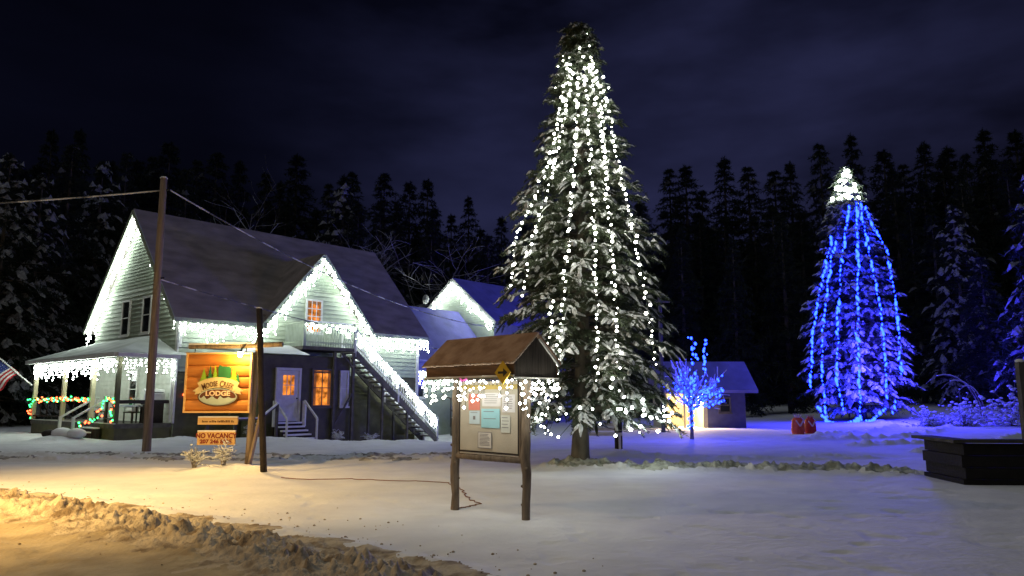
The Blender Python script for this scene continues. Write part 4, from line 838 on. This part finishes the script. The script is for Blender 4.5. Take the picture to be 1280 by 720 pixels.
def plant(u, d, v, kind, lab, grp):
    r = ray(u, v); s = d/r.y; x = r.x*s; z = 1.6+r.z*s; g0 = gz(x, d); K_ = kinds[kind]
    o = K_[0] if not K_[1] else copy_tree(K_[0]); K_[1] = True
    o.location = (x, d, g0); h = (z-g0)/22; wd = h*random.uniform(.65, 1.05); wd = max(wd, .55); o.scale = (wd, wd, h); o.rotation_euler = (0, 0, random.random()*6.3); return tag(o, lab, 'tree', grp)
def region(u, d):
    if u < 150: return ('snow flecked conifer in the dark wood at the left of the lodge', 'conifers in the wood left of the lodge')
    if u < 640: return ('black conifer rising behind the lodge roofs', 'conifers behind the lodge roofs')
    if u < 1040: return ('black conifer in the wood between the white and blue lit spruces', 'conifers between the two lit spruces')
    return ('black conifer in the wood behind and right of the blue lit spruce', 'conifers right of the blue lit spruce')
su = [p[0] for p in SIL]; sv = [p[1] for p in SIL]
for row, (d0, st_, dv) in enumerate(((84, 33, 0), (74, 42, 26), (64, 55, 60))):
    u = -230+row*17
    while u < 1540:
        if not (row == 2 and 980 < u < 1120):
            v = np.interp(u, su, sv)+dv+random.uniform(-12, 40 if row else 34); kd = random.choice((0, 1, 0, 0)) if u < 640 else random.choice((0, 0, 1))
            plant(u, d0+random.uniform(-4, 4), v, kd, *region(u, d0))
        u += st_*random.uniform(.5, 1.4)
for u, d, v, kd in ((-60, 40, 150, 3), (15, 44, 190, 3), (55, 47, 215, 3), (92, 52, 180, 2), (130, 56, 200, 3), (-20, 50, 170, 3), (160, 58, 190, 2), (235, 60, 210, 2), (430, 62, 230, 3)): plant(u, d, v, kd, *region(u, d))
for u, d, v, kd in ((1190, 58, 255, 3), (1300, 42, 170, 3), (1225, 52, 320, 2)): plant(u, d, v, kd, 'snow draped conifer rising on the dark slope right of the blue lit spruce', 'snow draped conifers at the right edge')
for t, used in kinds:
    if not used:
        for c in list(t.children): bpy.data.objects.remove(c)
        bpy.data.objects.remove(t)

# ------------------------------------------------------------------ bare trees and bushes
def bare(seed, start, H_, spread, levels=4, kids=4, r0=.06, snow=.5, flat=1.0, sagd=.0):
    g = random.Random(seed); b = MB(); paths = []
    def grow(p, d, L_, r, lev):
        n = 4; pts = [p]
        for k in range(n):
            d = (d+Vector((g.gauss(0, .16), g.gauss(0, .16), g.gauss(0, .12)-sagd*(levels-lev)*.1))).normalized(); pts.append(pts[-1]+d*L_/n)
        b.tube(pts, [r*(1-.55*k/n) for k in range(n+1)], 4 if lev < levels else 6, 0, False); paths.append((lev, pts))
        if snow and g.random() < snow:
            for k in range(n): 
                if abs((pts[k+1]-pts[k]).normalized().z) < .85: b.bar(pts[k]+Vector((0, 0, r*.9)), pts[k+1]+Vector((0, 0, r*.6)), max(.012, r*1.5), max(.014, r*1.2), 1)
        if lev == 0: return
        for k in range(kids+(g.random() < .5)):
            t = g.uniform(.35, 1); i_ = min(n-1, int(t*n)); q = pts[i_].lerp(pts[i_+1], t*n-i_); a = g.uniform(0, 6.3); e = g.uniform(.5, 1.1)*spread
            dd = (d*.55+Vector((math.cos(a)*e, math.sin(a)*e, g.uniform(-.15, .5)*flat))).normalized(); grow(q, dd, L_*g.uniform(.55, .8), r*.5, lev-1)
    grow(Vector(start), Vector((0, 0, 1)), H_, r0, levels); return b, paths
sx_, sy_ = 7.14, 29.9; sz_ = gz(sx_, sy_)
blt = thing('small_blue_lit_tree', 'small bare spreading tree wrapped in bright blue lights by the shed', 'tree', (sx_, sy_, sz_))
b = MB(); paths = []; g_ = random.Random(12); b.tube([(0, 0, -.2), (.02, 0, .7), (.0, .02, 1.5)], [.085, .07, .06], 8, 0)
for k_ in range(17):
    az = k_*2.4; el = R(8+70*((k_*7) % 17)/16); L_ = g_.uniform(1.25, 1.65)*(1.0+.12*math.sin(el)); d = Vector((math.cos(az)*math.cos(el), math.sin(az)*math.cos(el), math.sin(el))); p = Vector((0, .01, 1.1+.4*g_.random())); pts = [p]
    for q in range(6): d = (d+Vector((g_.gauss(0, .13), g_.gauss(0, .13), g_.gauss(.03, .1)))).normalized(); pts.append(pts[-1]+d*L_/6)
    b.tube(pts, [.035*(1-.14*q) for q in range(7)], 5, 0, False); paths.append((2, pts))
    for q in range(1, 6): b.bar(pts[q]+Vector((0, 0, .03)), pts[q+1]+Vector((0, 0, .025)), .04, .03, 1)
    for t_ in range(9):
        i_ = 1+t_ % 5; p = pts[i_].lerp(pts[i_+1], g_.random()); dd = (d+Vector((g_.gauss(0, .7), g_.gauss(0, .7), g_.gauss(.1, .4)))).normalized(); tw = [p]
        for q in range(3): dd = (dd+Vector((g_.gauss(0, .2), g_.gauss(0, .2), g_.gauss(0, .15)))).normalized(); tw.append(tw[-1]+dd*g_.uniform(.13, .24))
        b.tube(tw, [.014, .011, .008, .005], 4, 0, False); paths.append((1, tw))
        for q in range(3):
            if g_.random() < .75: b.bar(tw[q]+Vector((0, 0, .014)), tw[q+1]+Vector((0, 0, .012)), .03, .026, 1)
b.build('branches', [M['twig'], M['snow_clump']], blt, fixn=False)
lim = [p for l, p in paths if l in (2, 3)]; random.Random(4).shuffle(lim); lim2 = [p for l, p in paths if l == 1]; random.Random(5).shuffle(lim2)
O_ = Vector((sx_, sy_, sz_))
for k_ in range(22): strand('blue bulbs wound along a thin outer twig of the small bare tree', 'blue bulbs on the outer twigs of the small bare tree', [O_+q for q in lim2[k_]], 'bulb_blue_small', .036, .045, .09, jit=.05)
labs = ['high left', 'high right', 'left hand', 'right hand', 'central', 'low right', 'low left', 'topmost']
for k_ in range(8):
    strand('blue bulbs wound along the %s limb of the small bare tree' % labs[k_], 'blue bulbs on the small bare tree', [O_+q for q in lim[k_]], 'bulb_blue_small', .042, .05, .085, jit=.045)
strand('blue bulbs spiralling round the trunk of the small bare tree', 'blue bulbs on the small bare tree', [O_+Vector((.11*math.cos(k_*1.2), .11*math.sin(k_*1.2), .35+k_*.06)) for k_ in range(26)], 'bulb_blue_small', .042, .05, .09, jit=.03)
cs_ = strand('blue bulbs standing straight up in the crown of the small bare tree', 'blue bulbs on the small bare tree', [O_+Vector((.05, -.3, 1.5)), O_+Vector((.1, -.35, 4.0))], 'bulb_blue_small', .045, .06, .085, jit=.08)
bl_ = bpy.data.lights.new('added_blue_fill', 'POINT'); bl_.energy = 700; bl_.color = (.04, .03, 1); bl_.shadow_soft_size = .6; link('added_blue_fill', bl_, cs_, (0, -.2, 2.7))  # added lamp in the crown, strengthens the blue cast by the bulbs
strand('blue bulbs on a steep shoot at the upper right of the small bare tree', 'blue bulbs on the small bare tree', [O_+Vector((.5, -.3, 2.6)), O_+Vector((.62, -.3, 4.0))], 'bulb_blue_small', .042, .06, .08, jit=.03)
strand('blue bulbs looping low on the right of the small bare tree', 'blue bulbs on the small bare tree', [O_+Vector((.6, -.4, 1.9)), O_+Vector((1.05, -.4, 1.65)), O_+Vector((1.2, -.4, 2.0))], 'bulb_blue_small', .042, .06, .07, jit=.05)
for (u, d, hh, lab) in ((325, 56, 8, 'frosted bare tree behind the left part of the lodge ridge'), (375, 60, 9, 'frosted bare tree behind the middle of the lodge ridge'), (480, 57, 7.5, 'frosted bare tree behind the right end of the lodge ridge')):
    x = (u-640)/924*d; t = thing('bare_tree', lab, 'tree', (x, d, gz(x, d)), 0, 'bare trees behind the lodge'); b, _ = bare(int(u), (0, 0, 0), hh, .9, 4, 4, .18, .5); b.build('branches', [M['twig'], M['snow_clump']], t, fixn=False)
for k_, (x, y, s_, lab) in enumerate(((23.3, 38.5, 1.5, 'snowy bush on the slope left of the end post, nearest the blue spruce'), (25.2, 37.5, 2.1, 'large snowy bush on the slope in the middle of the bushes'), (27.0, 37, 1.8, 'snowy bush on the slope just left of the end post'), (21.9, 39.5, 1.0, 'low snowy bush at the foot of the slope'), (28.8, 38, 2.5, 'tall snowy bush behind the end post'))):
    t = thing('snowy_bush', lab, 'bush', (x, y, gz(x, y)), 0, 'snowy bushes on the right hand slope'); b = MB(); g_ = random.Random(50+k_)
    for q in range(42):
        a_ = g_.random()*6.3; el = g_.uniform(.15, 1.4); d = Vector((math.cos(a_)*math.cos(el), math.sin(a_)*math.cos(el), math.sin(el))); pts = [Vector((0, 0, -.05))]; L_ = s_*g_.uniform(.7, 1.35)
        for j_ in range(5): d = (d+Vector((g_.gauss(0, .22), g_.gauss(0, .22), g_.gauss(-.10, .15)))).normalized(); pts.append(pts[-1]+d*L_/5)
        b.tube(pts, [.025, .02, .016, .012, .009, .006], 4, 0, False)
        for j_ in range(1, 6):
            b.ico(pts[j_]+Vector((g_.gauss(0, .05), g_.gauss(0, .05), .03)), g_.uniform(.05, .13)*(.6+.25*s_), 1, 1, .6)
            if g_.random() < .6: b.ico(pts[j_]+Vector((g_.gauss(0, .16), g_.gauss(0, .16), g_.gauss(0, .06))), g_.uniform(.03, .09), 1, 1, .6)
    b.build('branches', [M['twig'], M['snow_clump']], t, fixn=False)
for k_, (x, y, lab) in enumerate(((25.0, 39.5, 'bent snowy sapling arching over the bushes toward the left'), (28.0, 39, 'bent snowy sapling arching behind the end post'))):
    t = thing('bent_sapling', lab, 'sapling', (x, y, gz(x, y)), 0, 'bent saplings'); b = MB(); s_ = (-1, 1)[k_ % 2]
    for q in range(3):
        pts = [(s_*1.5*(1-math.cos(a))*(.6+.3*q), .2*q, (2.0+.3*q)*math.sin(a)) for a in np.linspace(0, 2.2, 12)]
        b.tube(pts, [.04*(1-.06*k) for k in range(12)], 5, 0); b.tube([(x_, y_, z_+.03) for x_, y_, z_ in pts[4:10]], .03, 5, 1)
    b.build('stem', [M['twig'], M['snow_clump']], t, fixn=False)
def scrub(x, y, s, lab, seed, cat='shrub', grp='frosted shrubs at the sign'):
    t = thing('frosted_shrub', lab, cat, (x, y, gz(x, y)), 0, grp); b = MB()
    for q in range(12):
        bb_, _ = bare(seed+q, (random.gauss(0, .01), random.gauss(0, .01), -.03), s*random.uniform(.35, .6), 1.0, 2, 3, .012, .6, .5, .2); b.add(bb_.v, bb_.f, 0); b.m[-len(bb_.m):] = bb_.m
    tips = random.sample(b.v, 80)
    for q in tips:
        if q[2] > .05: b.ico(q, random.uniform(.012, .03), 1, 1, .7)
    b.ico((0, 0, -.02), .07, 2, 1, .5)
    b.build('twigs', [M['twig'], M['snow_clump']], t, fixn=False)
scrub(-7.1, 16.9, .62, 'golden lit frosted shrub below the NO VACANCY board', 300); scrub(-6.45, 16.9, .66, 'golden lit frosted shrub at the foot of the sign post', 330)
for k_, (s, t, lab) in enumerate(((6.3, -2.4, 'snowy weeds below the amber entry window'), (8.2, -2.3, 'snowy weeds under the upper end of the outside staircase'), (2.0, -2.6, 'snowy weeds beside the entry steps'))):
    p = H(s, t, 0); scrub(p.x, p.y, .7, lab, 360+k_*20, grp='snowy weeds along the lodge')
# ------------------------------------------------------------------ small things in the yard
bn = thing('bench', 'white slatted bench behind the trunk of the tall spruce', 'bench', (2.85, 24.6, gz(2.85, 24.6)))
b = MB(); [b.bb(-.7, .7, -.35+q*.16, -.22+q*.16, .42, .46) for q in range(3)]; b.build('seat', M['trim'], bn); b = MB(); [b.bb(-.7, .7, .16, .2, .56+q*.15, .66+q*.15) for q in range(3)]; b.build('backrest', M['trim'], bn); b = MB(); b.bb(-.7, .7, -.36, .12, .462, .52); b.build('seat_snow', M['snow'], bn)
for x in (-.62, .62):
    for y in (-.3, .15): MB().bb(x-.04, x+.04, y-.04, y+.04, -.05, .42 if y < 0 else 1.0).build('leg', M['trim'], bn)
bl = thing('bollard', 'short dark round post right of the white bench', 'post', (3.45, 24.4, gz(3.45, 24.4))); MB().tube([(0, 0, -.1), (0, 0, .85)], .13, 10).build('shaft', M['darkwood'], bl); MB().ico((0, 0, .86), .13, 2, 0, .35).build('snow_cap', M['snow'], bl)
redm = mat('red_cloth', (.55, .05, .03), .6, (.38, .03, .03), 7, .4, 12); pk = mat('pale_trim', (.7, .55, .5), .7)
for x, y, s_, lab in ((13.1, 34.4, 1.0, 'bright red sack shaped decoration, the taller left one of two'), (13.82, 34.8, .92, 'darker red sack shaped decoration with a pale ribbon, the right one of two')):
    o = thing('gift_sack', lab, 'decoration', (x, y, gz(x, y)), 0, 'red decorations by the blue lit spruce'); b = MB(); n = 16; prof_ = [(.24, 0), (.27, .15), (.26, .45), (.22, .66), (.15, .74)]
    vs = [(r_*s_*math.cos(a)*1.1*(1+.08*math.sin(5*a)), r_*s_*math.sin(a)*.8*(1+.08*math.sin(5*a)), z*s_) for r_, z in prof_ for a in np.linspace(0, 2*math.pi, n+1)[:-1]]
    b.add(vs, [(i_*n+k, i_*n+(k+1) % n, (i_+1)*n+(k+1) % n, (i_+1)*n+k) for i_ in range(4) for k in range(n)]); b.build('body', redm if s_ < 1 else mat('bright_red_cloth', (.75, .14, .05), .6, (.55, .07, .03), 7, .4, 12), o, smooth=True)
    b = MB()
    for k in range(8): a = k*.785; b.slab([(.13*s_*math.cos(a), .11*s_*math.sin(a), .74*s_), (.13*s_*math.cos(a+.5), .11*s_*math.sin(a+.5), .74*s_), (.2*s_*math.cos(a+.25), .16*s_*math.sin(a+.25), .93*s_)], (.01, .01, 0))
    b.build('ruffle', pk if s_ == 1 else redm, o); b = MB(); b.bar((-.18*s_, -.24*s_, .62*s_), (0, -.25*s_, .36*s_), .05, .05); b.bar((.18*s_, -.24*s_, .66*s_), (0, -.25*s_, .36*s_), .05, .05); b.build('ribbon', pk, o)
M['capwood'] = mat('grey_cap_board', (.075, .07, .05), .8, (.04, .038, .028), 4, .3, 20)
pl = thing('timber_planter', 'dark raised bed of stacked timbers at the right edge', 'planter', (8.38, 14.2, gz(8, 14)), -R(5))
for k_ in range(4):
    b = MB(); o_ = (k_ % 2)*.05; b.bb(.06+o_, 4.6, 0, .16, -.12+k_*.22, .09+k_*.22); b.bb(.06+o_, .22+o_, .161, 1.6, -.12+k_*.22, .09+k_*.22); b.build('timber', M['tarred'], pl)
b = MB(); b.bb(-.1, 4.7, -.08, .3, .77, .83); b.bb(-.1, .3, .301, 1.7, .77, .83); b.build('cap_board', M['capwood'], pl)
ep = thing('end_post', 'grey post with a snow cap standing behind the timber planter', 'post', (9.95, 14.55, gz(9.95, 14.55))); MB().bb(-.06, .06, -.06, .06, -.2, 2.3).build('shaft', M['deckwood'], ep); MB().ico((0, 0, 2.32), .085, 2, 0, .5).build('snow_cap', M['snow'], ep)
